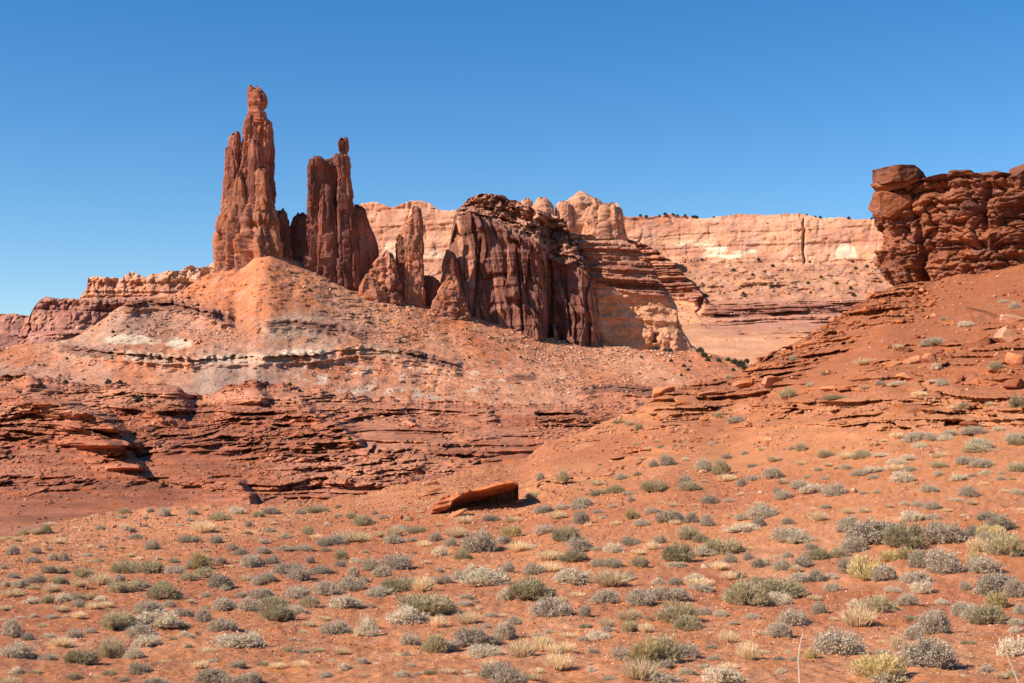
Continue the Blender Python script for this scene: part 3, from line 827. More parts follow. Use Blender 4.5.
sp = empty('rock_stack', at(381, 298, 1162), 'rounded tan rock knob at the foot of the flat-topped spire', 'rock knob')
org = np.array(sp.location)
tube('main_block', [(253, 384, 390), (255, 381, 393), (260, 376, 396), (268, 371, 398), (278, 366, 400), (290, 362, 402), (306, 360, 404)], 1160, M_TOWER, sp, org, .8, 90, .6, .24, 6, 18, 21, TWL, .6)
tube('side_block', [(276, 366, 372), (279, 363, 376), (288, 360, 379), (304, 358, 382)], 1150, M_TOWER, sp, org, .8, 60, .6, .22, 5, 16, 22, TWL, .6)

sp = empty('rock_column', at(414, 304, 1166), 'slender tan rock column with a bulky left side between the knob and the dark butte', 'rock column')
org = np.array(sp.location)
tube('column', [(206, 413.5, 419), (208, 411.5, 421), (214, 411.8, 421.8), (222, 406, 422.5), (230, 404.5, 423), (250, 404, 423.5), (275, 404, 424), (316, 404, 427)], 1166, M_TOWER, sp, org, .8, 80, .6, .2, 5, 18, 24, TWL, .6)
tube('left_flank', [(236, 397.5, 404), (239, 396, 407), (255, 395.5, 410), (280, 395, 412), (312, 394, 414)], 1170, M_TOWER, sp, org, .8, 72, .6, .2, 5, 18, 25, TWL, .6)
tube('saddle', [(277, 424, 433), (280, 420, 438), (290, 416, 444), (318, 412, 448)], 1178, M_TOWER, sp, org, .5, 64, .7, .14, 5, 10, 26, TW2, .7)

sp = empty('rock_stack', at(447, 313, 1166), 'lumpy tan rock pile against the left corner of the dark butte', 'rock knob')
org = np.array(sp.location)
tube('main_block', [(278, 449, 456), (281, 444, 459), (290, 439, 462), (300, 434, 465), (320, 430, 470)], 1164, M_TOWER, sp, org, .8, 80, .6, .24, 6, 16, 28, TWL, .6)
tube('upper_block', [(252, 446, 453), (255, 443.5, 456), (266, 442, 458), (284, 441, 460)], 1176, M_TOWER, sp, org, .9, 64, .6, .14, 5, 12, 29, TW2, .75)

# ------------------------------------------------------------------ the ground under a pixel
PROJ = {k: project(v[1])[1] for k, v in SHEETS.items() if k in ('ground', 'ledge_terraces', 'talus_hillside', 'mesa')}


def hit(px, py, name='ground'):
    xs, P = SHEETS[name]
    j = int(np.argmin(np.abs(xs - px)))
    col = PROJ[name][:, j]
    k = np.nonzero(col <= py)[0]
    i = int(k[0]) if len(k) else P.shape[0] - 1
    return P[i, j]


# ------------------------------------------------------------------ angular stones
def ico(n):
    import bmesh
    bm = bmesh.new(); bmesh.ops.create_icosphere(bm, subdivisions=n, radius=1.0)
    bm.verts.ensure_lookup_table()
    V = np.array([v.co[:] for v in bm.verts]); Fc = np.array([[v.index for v in f.verts] for f in bm.faces])
    bm.free(); return V, Fc


ICO = {n: ico(n) for n in (1, 2, 3, 4, 5)}


def rotz(a):
    return np.array([[math.cos(a), -math.sin(a), 0], [math.sin(a), math.cos(a), 0], [0, 0, 1]])


def roty(a):
    return np.array([[math.cos(a), 0, math.sin(a)], [0, 1, 0], [-math.sin(a), 0, math.cos(a)]])


def rotx(a):
    return np.array([[1, 0, 0], [0, math.cos(a), -math.sin(a)], [0, math.sin(a), math.cos(a)]])


def stone_verts(seed, n=3, cuts=9, lo=.45, hi=.8, rough=.05, slab=False):
    r = np.random.default_rng(seed)
    V, Fc = ICO[n]
    V = V.copy() * 1.15
    if slab:
        V[:, 2] = np.clip(V[:, 2] * 2.2, -.8, .8)
    for k in range(cuts):
        d = r.normal(size=3)
        if slab: d[2] *= .25
        d /= np.linalg.norm(d)
        c = r.uniform(lo, hi)
        over = np.maximum(V @ d - c, 0)
        V -= over[:, None] * d
    V += (rough * fbm(V[:, 0] * 3 + seed, V[:, 1] * 3, V[:, 2] * 3, 3, seed % 50))[:, None] * V
    V /= np.abs(V).max(0)
    return V, Fc


def stone(name, c, size, seed, tone, mat=M_BLOCK, parent=None, yaw=0, tilt=(0, 0), n=4, slab=False, cuts=9, rough=.05, lo=.45, hi=.8):
    V, Fc = stone_verts(seed, n, cuts, lo, hi, rough, slab)
    V = V * np.array(size) / 2
    M = rotz(yaw) @ rotx(tilt[0]) @ roty(tilt[1])
    V = V @ M.T
    t = np.tile(np.asarray(tone, np.float32), (len(V), 1)) * (1 + .18 * fbm(V[:, 0] * 1.5, V[:, 1] * 1.5, V[:, 2] * 4, 3, seed % 40))[:, None]
    if parent is not None:
        V = V + np.asarray(c) - np.array(parent.location)
    me = mesh_from(name, V, Fc, t, smooth=False)
    o = link(name, me, mat, parent)
    if parent is None: o.location = c
    return o


# ------------------------------------------------------------------ the blocky outcrop on the right
RED = lin(154, 84, 52); DRED = lin(122, 66, 44)
oc = empty('rock_outcrop', at(950, 285, 131), 'blocky dark red sandstone outcrop with overhanging cap slab crowning the right slope', 'rock outcrop')
oorg = np.array(oc.location)
PATH = np.array([(1270, 109), (1150, 113), (1050, 117.5), (980, 121), (940, 123.5), (916, 124.5), (899, 125.3), (888, 127), (883, 130), (882.5, 135), (890, 141), (930, 147), (1050, 152), (1270, 154)], float)
NS, NZ = 620, 190
wp = at(PATH[:, 0], 230, PATH[:, 1])[:, :2]
al = np.concatenate([[0], np.cumsum(np.hypot(*np.diff(wp, axis=0).T))])
ss = np.interp(np.linspace(0, 1, NS), [0, .78, 1], [0, np.interp(9, np.arange(14), al), al[-1]])
px_ = np.interp(ss, al, PATH[:, 0]); Yp = np.interp(ss, al, PATH[:, 1])
for _ in range(6):
    Yp[1:-1] = (Yp[:-2] + 2 * Yp[1:-1] + Yp[2:]) / 4; px_[1:-1] = (px_[:-2] + 2 * px_[1:-1] + px_[2:]) / 4
ytop = np.interp(px_, [872, 890, 926, 930, 946, 962, 976, 993, 1009, 1024, 1270], [186, 182, 181, 177, 178, 174, 174, 176, 178, 177, 171]) + jag(px_, 1.2, 12, 3)
ybot = np.interp(px_, [872, 890, 930, 943, 995, 1024, 1270], [300, 300, 298, 294, 291, 284, 266])
tt = np.linspace(0, 1, NZ)[:, None]
yy = ybot + (ytop - ybot) * tt
Pw = at(np.broadcast_to(px_, yy.shape), yy, np.where(Yp > 134, 130.0, Yp))      # heights as seen at the front face
Pw[..., 0] = ((px_ - 512) / F_PX * Yp)[None, :]; Pw[..., 1] = Yp
tang = np.gradient(np.stack([(px_ - 512) / F_PX * Yp, Yp], -1), axis=0); tang /= np.linalg.norm(tang, axis=1)[:, None]
nrm = np.stack([-tang[:, 1], tang[:, 0]], -1)      # outward (left of travel is inside out when walking right to left in front)
if nrm[NS // 4, 1] > 0: nrm = -nrm
prof = np.interp(yy, [186, 200, 213, 220, 228, 235, 243, 251, 258, 268, 274, 280, 290], [0, -.5, 2, 8, 7, 4.5, 2.5, 0, 2.5, 4, 8, 12, 16]) * .088
nosew = np.interp(px_, [872, 905, 960], [1, .8, .15])[None, :]
sm = np.broadcast_to(ss[None, :], yy.shape); zm = Pw[..., 2]
zw = zm + .35 * fbm(sm / 5, zm / 3, 0 * sm, 3, 5)
cr, gap = facets(sm / 2.2 + .4 * vnoise(sm / 1.2, zm / 1.2, 0 * sm, 8), zw / 1.5 + .6 * vnoise(sm / 1.5, zm / 1.5, 0 * sm, 18), 21)
gr, gap2 = facets(sm / .9 + .3 * vnoise(sm * 2, zm * 2, 0 * sm, 9), zw / .5 + .3 * vnoise(sm, zm, 0 * sm, 19), 23)
hr, gap3 = facets(sm / .4, zw / .2, 25)
crk = 1 - sstep(0, .12, gap); crk2 = 1 - sstep(0, .1, gap2)
st = strata(zw, .9, 41, 4)
vary = sstep(-.5, .5, fbm(sm / 5, zm / 2.2, 0 * sm, 3, 55))
bulge = np.sqrt(np.clip(gap * 1.6, 0, 1))
dis = (.6 + .7 * vary) * (1.3 * cr + 0.3 * bulge - .2) + (1.2 - .7 * vary) * (.5 * gr + .2 * np.sqrt(np.clip(gap2 * 1.8, 0, 1)) - .1) - .45 * crk - .2 * crk2 + .1 * hr + .42 * st + 1.0 * fbm(sm / 4, zm / 3, 0 * sm, 4, 12) + .15 * fbm(sm * 2, zm * 2, 0 * sm, 3, 15)
# the tall shadowed cleft right of the nose and another farther right
dis = dis - 1.5 * np.exp(-((px_[None, :] - (922 + (yy - 230) * .05 + 2 * vnoise(yy / 8, yy * 0, yy * 0, 2))) / 4.) ** 2) * sstep(200, 225, yy) - 1.0 * np.exp(-((px_[None, :] - (990 - (yy - 200) * .1)) / 3.) ** 2) * sstep(236, 222, yy)
dis = dis * (1 - .35 * nosew) - prof * nosew
taper = sstep(0, .06, tt)
Pw[..., :2] += nrm[None] * (dis * taper - .2)[..., None]
cx2 = np.stack([(px_ - 512) / F_PX * 139, np.full(NS, 139.0)], -1)
rows = [Pw]
for f_, dz_ in ((.2, .05), (.5, .15), (1.0, .2)):
    r_ = Pw[-1].copy(); r_[:, :2] += (cx2 - r_[:, :2]) * f_; r_[:, 2] += dz_; rows.append(r_[None])
A = np.concatenate(rows)
n_ = sstep(-.4, .5, fbm(A[..., 0] / 3, A[..., 1] / 3, A[..., 2] / .8, 4, 3))[..., None]
tn = lin(158, 86, 54) * (1 - n_) + lin(122, 66, 44) * n_
vs = (sstep(.25, .7, fbm(A[..., 0] / 2, A[..., 1] / 2, A[..., 2] / .5, 3, 31)) * .45)[..., None]
tn = tn * (1 - vs) + lin(112, 78, 72) * vs
me = mesh_from('cliff', (A - oorg).reshape(-1, 3), grid_faces(A.shape[0], NS), tn.reshape(-1, 3))
link('cliff', me, M_BLOCK, oc)
Z = lambda px, py, Y: at(px, py, Y)
stone('cap_slab', Z(900, 176.5, 126), (5.3, 6.5, 1.5), 501, DRED, parent=oc, yaw=.1, tilt=(.06, -.05), n=5, slab=True, rough=.06, lo=.8, hi=1.0)
stone('cap_slab', Z(894, 185, 126), (4.0, 5.5, 1.0), 502, RED, parent=oc, yaw=.3, tilt=(.02, -.2), n=4, slab=True)
stone('boulder', Z(893, 203, 126), (4.0, 4.6, 3.3), 503, RED, parent=oc, yaw=.3, tilt=(.1, .1), n=5, cuts=12, lo=.6, hi=.92, rough=.08)
for k, (x, y, w, h, t) in enumerate(((963, 175, 32, 6, .05), (982, 176, 26, 6, -.06), (1000, 180, 22, 6, .1), (944, 179, 22, 5, .1), (1011, 176, 14, 5, -.3))):
    stone('cap_slab', Z(x, y, 125 - (x - 900) * .04), (w * .09, 4, h * .09), 510 + k, DRED, parent=oc, yaw=k * .5, tilt=(.05, t), n=4, slab=True)
stone('cap_slab', Z(1022, 172, 120), (3.0, 4, .75), 520, DRED, parent=oc, yaw=.2, tilt=(.1, -.62), n=4, slab=True)

# ------------------------------------------------------------------ named slabs and boulders
ORANGE = lin(196, 110, 66); PALE = lin(200, 128, 88); BROWN = lin(150, 78, 48)


def lay(px, py, w, h, seed, label, tone=ORANGE, tilt=(0, 0), yaw=0., depth=1.0, name='boulder', group=None, n=4, slab=False, cat=None, sheet_='ground', sink=.36, mat=M_BLOCK, **kw):
    g = hit(px, py, sheet_); m = g[1] / F_PX
    c = g + np.array([0, depth * w * m * .25, h * m * (.5 - sink)])
    if slab: h = max(h * .6, 2.4); sink = sink * .5
    o = stone(name, c, (w * m, w * m * depth, h * m), seed, tone, mat, None, yaw, tilt, n, slab, **kw)
    return tag(o, label, cat or ('rock slab' if slab else 'boulder'), group)


lay(989, 320, 38, 17, 601, 'broad red slab tilted downhill, upper of the two big slabs below the outcrop', RED, (.45, .12), .2, 1.0, 'rock_slab', slab=True, lo=.55)
lay(981, 346, 42, 22, 602, 'large tilted slab with dark lower edge, lower of the two big slabs below the outcrop', RED, (.5, -.3), -.2, .9, 'rock_slab', slab=True, lo=.55)
lay(893, 366, 24, 10, 603, 'flat orange slab, leftmost of the broken slab row below the outcrop', ORANGE, (.4, -.1), .2, 1, 'rock_slab', slab=True)
lay(910, 364, 26, 14, 604, 'tilted orange slab in the middle of the broken slab row under a grey bush', ORANGE, (.4, -.3), -.2, .9, 'rock_slab', slab=True)
lay(931, 362, 24, 15, 605, 'smooth wedge-shaped boulder ending the broken slab row on the right', ORANGE, (.3, .2), .5, .9)
lay(909, 352, 20, 9, 606, 'dark-edged slab lying behind the grey bush on the right slope', BROWN, (.3, .15), .1, .9, 'rock_slab', slab=True)
lay(1018, 389, 26, 18, 607, 'dark brown boulder at the right frame edge halfway up the slope', BROWN, (.1, .1), .3, 1)
lay(1020, 362, 22, 18, 608, 'orange boulder at the right frame edge beside the grey shrubs', ORANGE, (.1, -.2), .6, 1)
lay(1013, 342, 30, 22, 609, 'pale blocky boulder right of the big tilted slabs', PALE, (.2, .2), .2, 1)
lay(1016, 322, 28, 14, 610, 'pale flat slab behind the blocky boulder by the right frame edge', PALE, (.3, .1), .1, 1, 'rock_slab', slab=True)
lay(912, 380, 30, 11, 611, 'long low orange rock with dark cracks below the broken slab row', ORANGE, (.1, .05), 0, .8)
lay(961, 382, 11, 14, 612, 'small upright dark rock standing among grey shrubs on the right slope', BROWN, (.0, .3), .4, .9)
lay(956, 384, 8, 7, 613, 'small squat rock beside the upright dark rock on the right slope', ORANGE, (.0, .3), .8, 1)
lay(974, 428, 24, 10, 614, 'dark wedge-shaped rock jutting from the slickrock ledge at right', BROWN, (.1, .12), .1, 1)
lay(917, 414, 60, 15, 615, 'long low layered block on the slickrock bench at right', ORANGE, (.05, 0), 0, .5)
lay(949, 326, 14, 9, 616, 'small pinkish block left of the upper big slab', ORANGE, (.2, .2), .4, 1)
lay(916, 339, 12, 8, 617, 'cracked brown block alone on the smooth soil below the outcrop', BROWN, (.1, .1), .9, 1)
lay(832, 391, 30, 9, 618, 'low orange boulder with a shadowed notch on the middle right slope', ORANGE, (.1, .05), .1, .8)
lay(787, 349, 15, 6, 619, 'dark rounded slab perched on the ridge line against the pale mesa', BROWN, (.1, -.35), .1, 1, 'rock_slab', slab=True)
lay(776, 353, 16, 4.5, 620, 'thin flat slab on the ridge line below the dark rounded one', BROWN, (.1, -.25), .1, 1, 'rock_slab', slab=True)
lay(763, 357, 18, 4, 621, 'lowest thin slab poking out of the ridge line', BROWN, (.1, -.15), .1, 1, 'rock_slab', slab=True)
lay(760, 368, 28, 5, 622, 'long flat slab along the ridge below the skyline slabs', ORANGE, (.1, -.3), .1, .8, 'rock_slab', slab=True)
lay(690, 404, 34, 13, 623, 'smooth rounded orange boulder at the foot of the ridge near the dark distant ledge', ORANGE, (.1, .1), .2, .8, rough=.03, hi=.95)
lay(712, 396, 30, 12, 624, 'rounded orange boulder left of the big cracked blocks on the ridge', ORANGE, (.1, -.1), .5, .8)
lay(728, 398, 24, 10, 625, 'orange block with a dark hollow beneath it on the ridge foot', ORANGE, (.1, -.15), .2, .8)
lay(748, 388, 30, 14, 626, 'big cracked orange block on the ridge above the scrub', ORANGE, (.05, -.15), .1, .8)
lay(772, 385, 26, 15, 627, 'squared orange block right of the cracked one on the ridge', ORANGE, (.05, -.1), .3, .8)
lay(703, 422, 17, 6, 628, 'low leaning slab in the shallow slope left of a grey bush', ORANGE, (.1, -.4), .1, .8, 'rock_slab', slab=True)
lay(663, 390, 26, 12, 629, 'orange boulder at the left end of the ridge foot', ORANGE, (.1, -.1), .1, .8)
lay(854, 494, 10, 8, 630, 'small cream-coloured boulder beside dark holes on the scrub slope', lin(226, 176, 128), (.1, 0), .3, .9)
lay(762, 495, 8, 6, 631, 'small pale boulder alone on the scrub slope right of centre', lin(222, 166, 124), (.1, 0), .3, .9)
lay(705, 568, 9, 5, 632, 'small pale stone among shrubs right of centre', lin(216, 160, 120), (.1, 0), .3, .9)
lay(113, 528, 7, 5, 633, 'small pale stone on the left rim of the flat', PALE, (.1, 0), .3, .9)
lay(612, 471, 9, 6, 634, 'small orange stone at the foot of the slickrock centre', ORANGE, (.1, 0), .3, .9)
lay(608, 476, 14, 6, 635, 'flat tan rock at the foot of the slickrock near a grey bush', PALE, (.1, -.2), .3, .9)
lay(703, 473, 12, 7, 636, 'pink rock topped by a tan shrub below the slickrock', PALE, (.1, 0), .3, .9)
lay(412, 521, 5, 7, 637, 'tiny upright dark rock left below the overhanging slab', BROWN, (0, .2), .3, .9)
lay(401, 519, 10, 6, 638, 'small tilted orange rock left of the tiny upright one', ORANGE, (.1, .4), .3, .9)

# the overhanging slab in the middle of the flat
gs = hit(475, 511)
YS = float(gs[1])
STOP = [(431, 511), (433, 506), (437, 501), (443, 497.5), (450, 494.5), (460, 492), (466, 491.5), (469, 488.5), (471, 491), (480, 488), (489, 485.6), (500, 482.6), (510, 480.4), (515, 481), (518.5, 483.5)]
SBOT = [(431, 514), (440, 513), (448.7, 509.5), (458, 506), (467, 503), (480, 500), (495, 495.8), (506, 492.5), (513, 489.7), (518.5, 486)]
SLIP = [(431, 512), (437, 509), (445, 508.5), (449, 508), (453, 500), (460, 495.5), (469, 491.5), (480, 490.3), (500, 484.8), (513, 482.6), (518.5, 484.2)]


def slab_disp(P, X, y):
    x_, y_, z_ = P[..., 0], P[..., 1], P[..., 2]
    return .16 * fbm(x_ / .8, y_, z_ / .3, 4, 3) - .22 * strata(z_ - x_ * .22, .32, 6) * .6 + .06 * fbm(x_ * 4, y_ * 4, z_ * 6, 2, 5)


def slab_tone(P, X, y):
    n = sstep(-.4, .5, fbm(P[..., 0] / .6, P[..., 1], P[..., 2] / .25, 4, 5))[..., None]
    c = lin(196, 106, 64) * (1 - n) + lin(170, 88, 54) * n
    d = (sstep(.2, .6, fbm(P[..., 0] / .5, P[..., 1], P[..., 2] / 1.2, 3, 15)) * .4)[..., None]
    return c * (1 - d) + lin(120, 76, 58) * d


o = sheet('leaning_slab', 431, 518.5, 190, [(lambda x: cv(SBOT, x) - .3, lambda x: YS + np.interp(x, [431, 446, 455, 518], [.6, .8, 4.2, 4.6])), (SBOT, lambda x: YS + np.interp(x, [431, 446, 455, 518], [.1, .2, 2.0, 2.6])), (lambda x: np.minimum(cv(SLIP, x), cv(SBOT, x)), lambda x: YS + .1),
          (lambda x: cv(STOP, x), lambda x: YS + .25), (lambda x: cv(STOP, x) - .4, lambda x: YS + 4.0)], [8, 14, 14, 8], slab_disp, slab_tone, M_BLOCK, back=(.6, 1.5), skirt=0, origin=gs)
tag(o, 'long overhanging orange rock slab with a black shadow beneath, in the middle of the flat', 'rock slab')
lay(422, 497, 44, 5.5, 641, 'thin diagonal slab edge with a dark underside left of the overhanging slab', ORANGE, (.1, -.36), 0, .5, 'rock_slab', slab=True)
lay(430, 485, 16, 5, 642, 'small dark-bottomed slab above the thin diagonal slab', BROWN, (.1, -.3), 0, .8, 'rock_slab', slab=True)
lay(478, 508, 26, 5, 643, 'cracked flat ledge block under the overhanging slab', BROWN, (0, -.1), .1, .8)
lay(454, 517, 30, 6, 644, 'stepped orange rock edge below the left end of the overhanging slab', ORANGE, (0, -.45), 0, .6)
lay(523, 503, 34, 7, 645, 'low orange rock shelf right below the tip of the overhanging slab', ORANGE, (0, -.15), 0, .8)

for i in range(16):
    lay(random.uniform(425, 532), random.uniform(503, 519), random.uniform(2.5, 6), random.uniform(2, 4), 660 + i, 'broken chip lying around the overhanging slab', random.choice([ORANGE, BROWN, RED]), (random.uniform(-.3, .3), random.uniform(-.4, .3)), random.uniform(0, 3), 1, n=2, group='chips around the overhanging slab')

# blocky debris down the ridge under the outcrop
k = 0
for i in range(210):
    px = random.uniform(800, 938)
    cr_ = float(np.interp(px, [q[0] for q in CREST], [q[1] for q in CREST]))
    py = cr_ + random.uniform(0, 38) * random.uniform(.2, 1)
    if px > 885: py = random.uniform(292, 326)
    w = random.choice([3, 4, 4, 5, 6, 8, 10]) * random.uniform(.8, 1.2)
    lay(px, py, w, w * random.uniform(.45, .75), 700 + i, 'angular red block in the rubble on the ridge between outcrop and smooth soil', random.choice([ORANGE, RED, RED, BROWN, lin(176, 92, 56)]), (random.uniform(-.3, .3), random.uniform(-.4, .3)), random.uniform(0, 3), random.uniform(.7, 1.1), n=2, group='blocks on the ridge below the outcrop')
for i in range(46):
    px = random.uniform(640, 1020); py = random.uniform(340, 470)
    cr_ = float(np.interp(px, [q[0] for q in CREST], [q[1] for q in CREST]))
    if py < cr_ + 5: continue
    w = random.choice([3, 4, 5, 7, 9]) * random.uniform(.8, 1.2)
    lay(px, py, w, w * random.uniform(.4, .7), 900 + i, 'small loose stone scattered on the open right slope', random.choice([ORANGE, RED, PALE]), (random.uniform(-.3, .3), random.uniform(-.4, .3)), random.uniform(0, 3), 1, n=2, group='loose stones on the right slope')
for i in range(60):
    px = random.choice([random.uniform(95, 160), random.uniform(250, 420), random.uniform(420, 640)]); py = random.uniform(396, 480) if px < 420 else random.uniform(402, 440)
    w = random.choice([3, 4, 5, 6, 8]) * random.uniform(.8, 1.2)
    lay(px, py, w, w * random.uniform(.5, .8), 1000 + i, 'fallen red block lying among the dark red ledges left of centre', random.choice([lin(170, 92, 60), lin(196, 116, 78), lin(150, 76, 46)]), (random.uniform(-.3, .3), random.uniform(-.4, .3)), random.uniform(0, 3), 1, n=2, group='fallen blocks on the red ledges', sheet_='ledge_terraces')


# ------------------------------------------------------------------ rubble and gravel that nobody could count
def rubble(name, sheet_, n, size, tones, mask, mat, seed):
    r = np.random.default_rng(seed)
    xs, P = SHEETS[sheet_]
    nr, nc = P.shape[:2]
    i = r.integers(0, nr - 1, n * 6); j = r.integers(0, nc - 1, n * 6)
    X = xs[j]; y = PROJ[sheet_][i, j]
    ok = (X > -20) & (X < 1044) & (y < 720) & (r.random(len(X)) < mask(X, y, P[i, j]))
    i, j, X, y = i[ok][:n], j[ok][:n], X[ok][:n], y[ok][:n]
    C = P[i, j]; m = C[:, 1] / F_PX
    V0, F0 = ICO[1]
    n = len(C)
    s = r.choice(size, n) * r.uniform(.7, 1.3, n) * m * .5
    V = V0[None] * r.uniform(.6, 1.15, (n, len(V0), 1))
    V = V * np.stack([s * r.uniform(.8, 1.3, n), s * r.uniform(.8, 1.2, n), s * r.uniform(.5, .9, n)], -1)[:, None]
    a = r.uniform(0, 6.3, n); ca, sa = np.cos(a)[:, None], np.sin(a)[:, None]
    V = np.stack([V[..., 0] * ca - V[..., 1] * sa, V[..., 0] * sa + V[..., 1] * ca, V[..., 2]], -1) + C[:, None] + np.stack([0 * s, 0 * s, s * .3], -1)[:, None]
    t = np.array(tones, np.float32)[r.integers(0, len(tones), n)] * r.uniform(.8, 1.2, (n, 1)).astype(np.float32)
    t = np.repeat(t, len(V0), 0)
    Fq = (F0[None] + (np.arange(n) * len(V0))[:, None, None]).reshape(-1, 3)
    return tag(link(name, mesh_from(name, V.reshape(-1, 3), Fq, t, smooth=False), mat), kind='stuff')


rubble('gravel', 'ground', 30000, [.9, 1.0, 1.2, 1.4, 1.7, 2.0, 2.6], [lin(226, 158, 116), lin(212, 130, 86), lin(180, 98, 62), lin(150, 80, 52), lin(216, 148, 106)],
       lambda X, y, P: np.where(y > 470, .4 + .6 * (fbm(P[:, 0] / 3, P[:, 1] / 6, P[:, 2] * 0, 3, 6) > .0), .5 * (fbm(P[:, 0] / 4, P[:, 1] / 4, P[:, 2], 3, 7) > .1)), M_SOIL, 1)
rubble('slope_rubble', 'ground', 3800, [1.2, 1.5, 2.0, 2.6, 3.4, 4.5], [lin(176, 96, 58), lin(154, 80, 48), lin(196, 116, 74), lin(130, 68, 44), lin(206, 134, 92)],
       lambda X, y, P: (y < 452) * (X > 600) * (.12 + .88 * (fbm(P[:, 0] / 5, P[:, 1] / 5, P[:, 2] / 2, 4, 8) > .08)), M_BLOCK, 5)
rubble('mesa_rubble', 'mesa', 2600, [.9, 1.1, 1.4, 1.8, 2.4], [lin(206, 140, 104), lin(180, 112, 82), lin(150, 92, 70), lin(222, 164, 126)],
       lambda X, y, P: (y > 258) * (y < 330) * (X > 600) * (.1 + .9 * (fbm(P[:, 0] / 60, P[:, 1] / 200, P[:, 2] / 20, 4, 8) > .0)), M_MESA, 6)
rubble('talus_rubble', 'talus_hillside', 9000, [.9, 1.0, 1.2, 1.4, 1.7, 2.2, 3.2], [lin(212, 142, 102), lin(200, 126, 88), lin(170, 104, 74), lin(220, 164, 124), lin(140, 86, 64)],
       lambda X, y, P: (.15 + .85 * (fbm(P[:, 0] / 40, P[:, 1] / 200, P[:, 2] / 30, 4, 6) > .05)) * np.where(y < 395, 1, .4), M_TALUS, 2)
rubble('ledge_rubble', 'ledge_terraces', 9000, [1.0, 1.2, 1.6, 2.0, 2.6, 4], [lin(196, 118, 80), lin(170, 90, 58), lin(140, 72, 46), lin(202, 126, 86), lin(160, 92, 62)],
       lambda X, y, P: np.where(y > 462, .5, .1) + .9 * (fbm(P[:, 0] / 10, P[:, 1] / 40, P[:, 2] / 3, 4, 16) > .1), M_TERR, 3)

# ------------------------------------------------------------------ desert shrubs and grass
def plant_material(name, rough=.9):
    m = bpy.data.materials.new(name); m.use_nodes = True
    nt = m.node_tree; N = nt.nodes; L = nt.links
    bs = N['Principled BSDF']; bs.inputs['Roughness'].default_value = rough; bs.inputs['Specular IOR Level'].default_value = .1
    att = N.new('ShaderNodeAttribute'); att.attribute_name = 'tone'
    oi = N.new('ShaderNodeObjectInfo')
    mr = N.new('ShaderNodeMapRange'); mr.inputs[3].default_value = .8; mr.inputs[4].default_value = 1.2
    L.new(oi.outputs['Random'], mr.inputs[0])
    vm = N.new('ShaderNodeVectorMath'); vm.operation = 'SCALE'
    L.new(att.outputs['Color'], vm.inputs[0]); L.new(mr.outputs[0], vm.inputs['Scale'])
    L.new(vm.outputs[0], bs.inputs['Base Color'])
    tr = N.new('ShaderNodeBsdfTranslucent'); L.new(vm.outputs[0], tr.inputs['Color'])
    mx = N.new('ShaderNodeMixShader'); mx.inputs[0].default_value = .35
    L.new(bs.outputs[0], mx.inputs[1]); L.new(tr.outputs[0], mx.inputs[2])
    L.new(mx.outputs[0], N['Material Output'].inputs['Surface'])
    return m


M_LEAF = plant_material('dry_foliage')
M_STEM = plant_material('grey_twig')


def unit(v):
    return v / np.maximum(np.linalg.norm(v, axis=-1, keepdims=True), 1e-9)


def ribbons(A, B, w0, w1, r):
    """thin flat blades from A to B"""
    d = unit(B - A); s = unit(np.cross(d, unit(r.normal(size=A.shape))))
    V = np.stack([A - s * w0, A + s * w0, B + s * w1, B - s * w1], 1)
    return V.reshape(-1, 3), np.arange(len(A) * 4).reshape(-1, 4)


KIND = {  # tips, leaves per tip, leaf length, leaf half-width, colour, clumps
    's': (520, 15, .075, .017, (.52, .41, .29), 22), 'o': (420, 15, .105, .012, (.50, .40, .23), 16), 'p': (520, 14, .075, .018, (.68, .55, .38), 24), 'y': (380, 15, .13, .013, (.64, .49, .23), 12)}


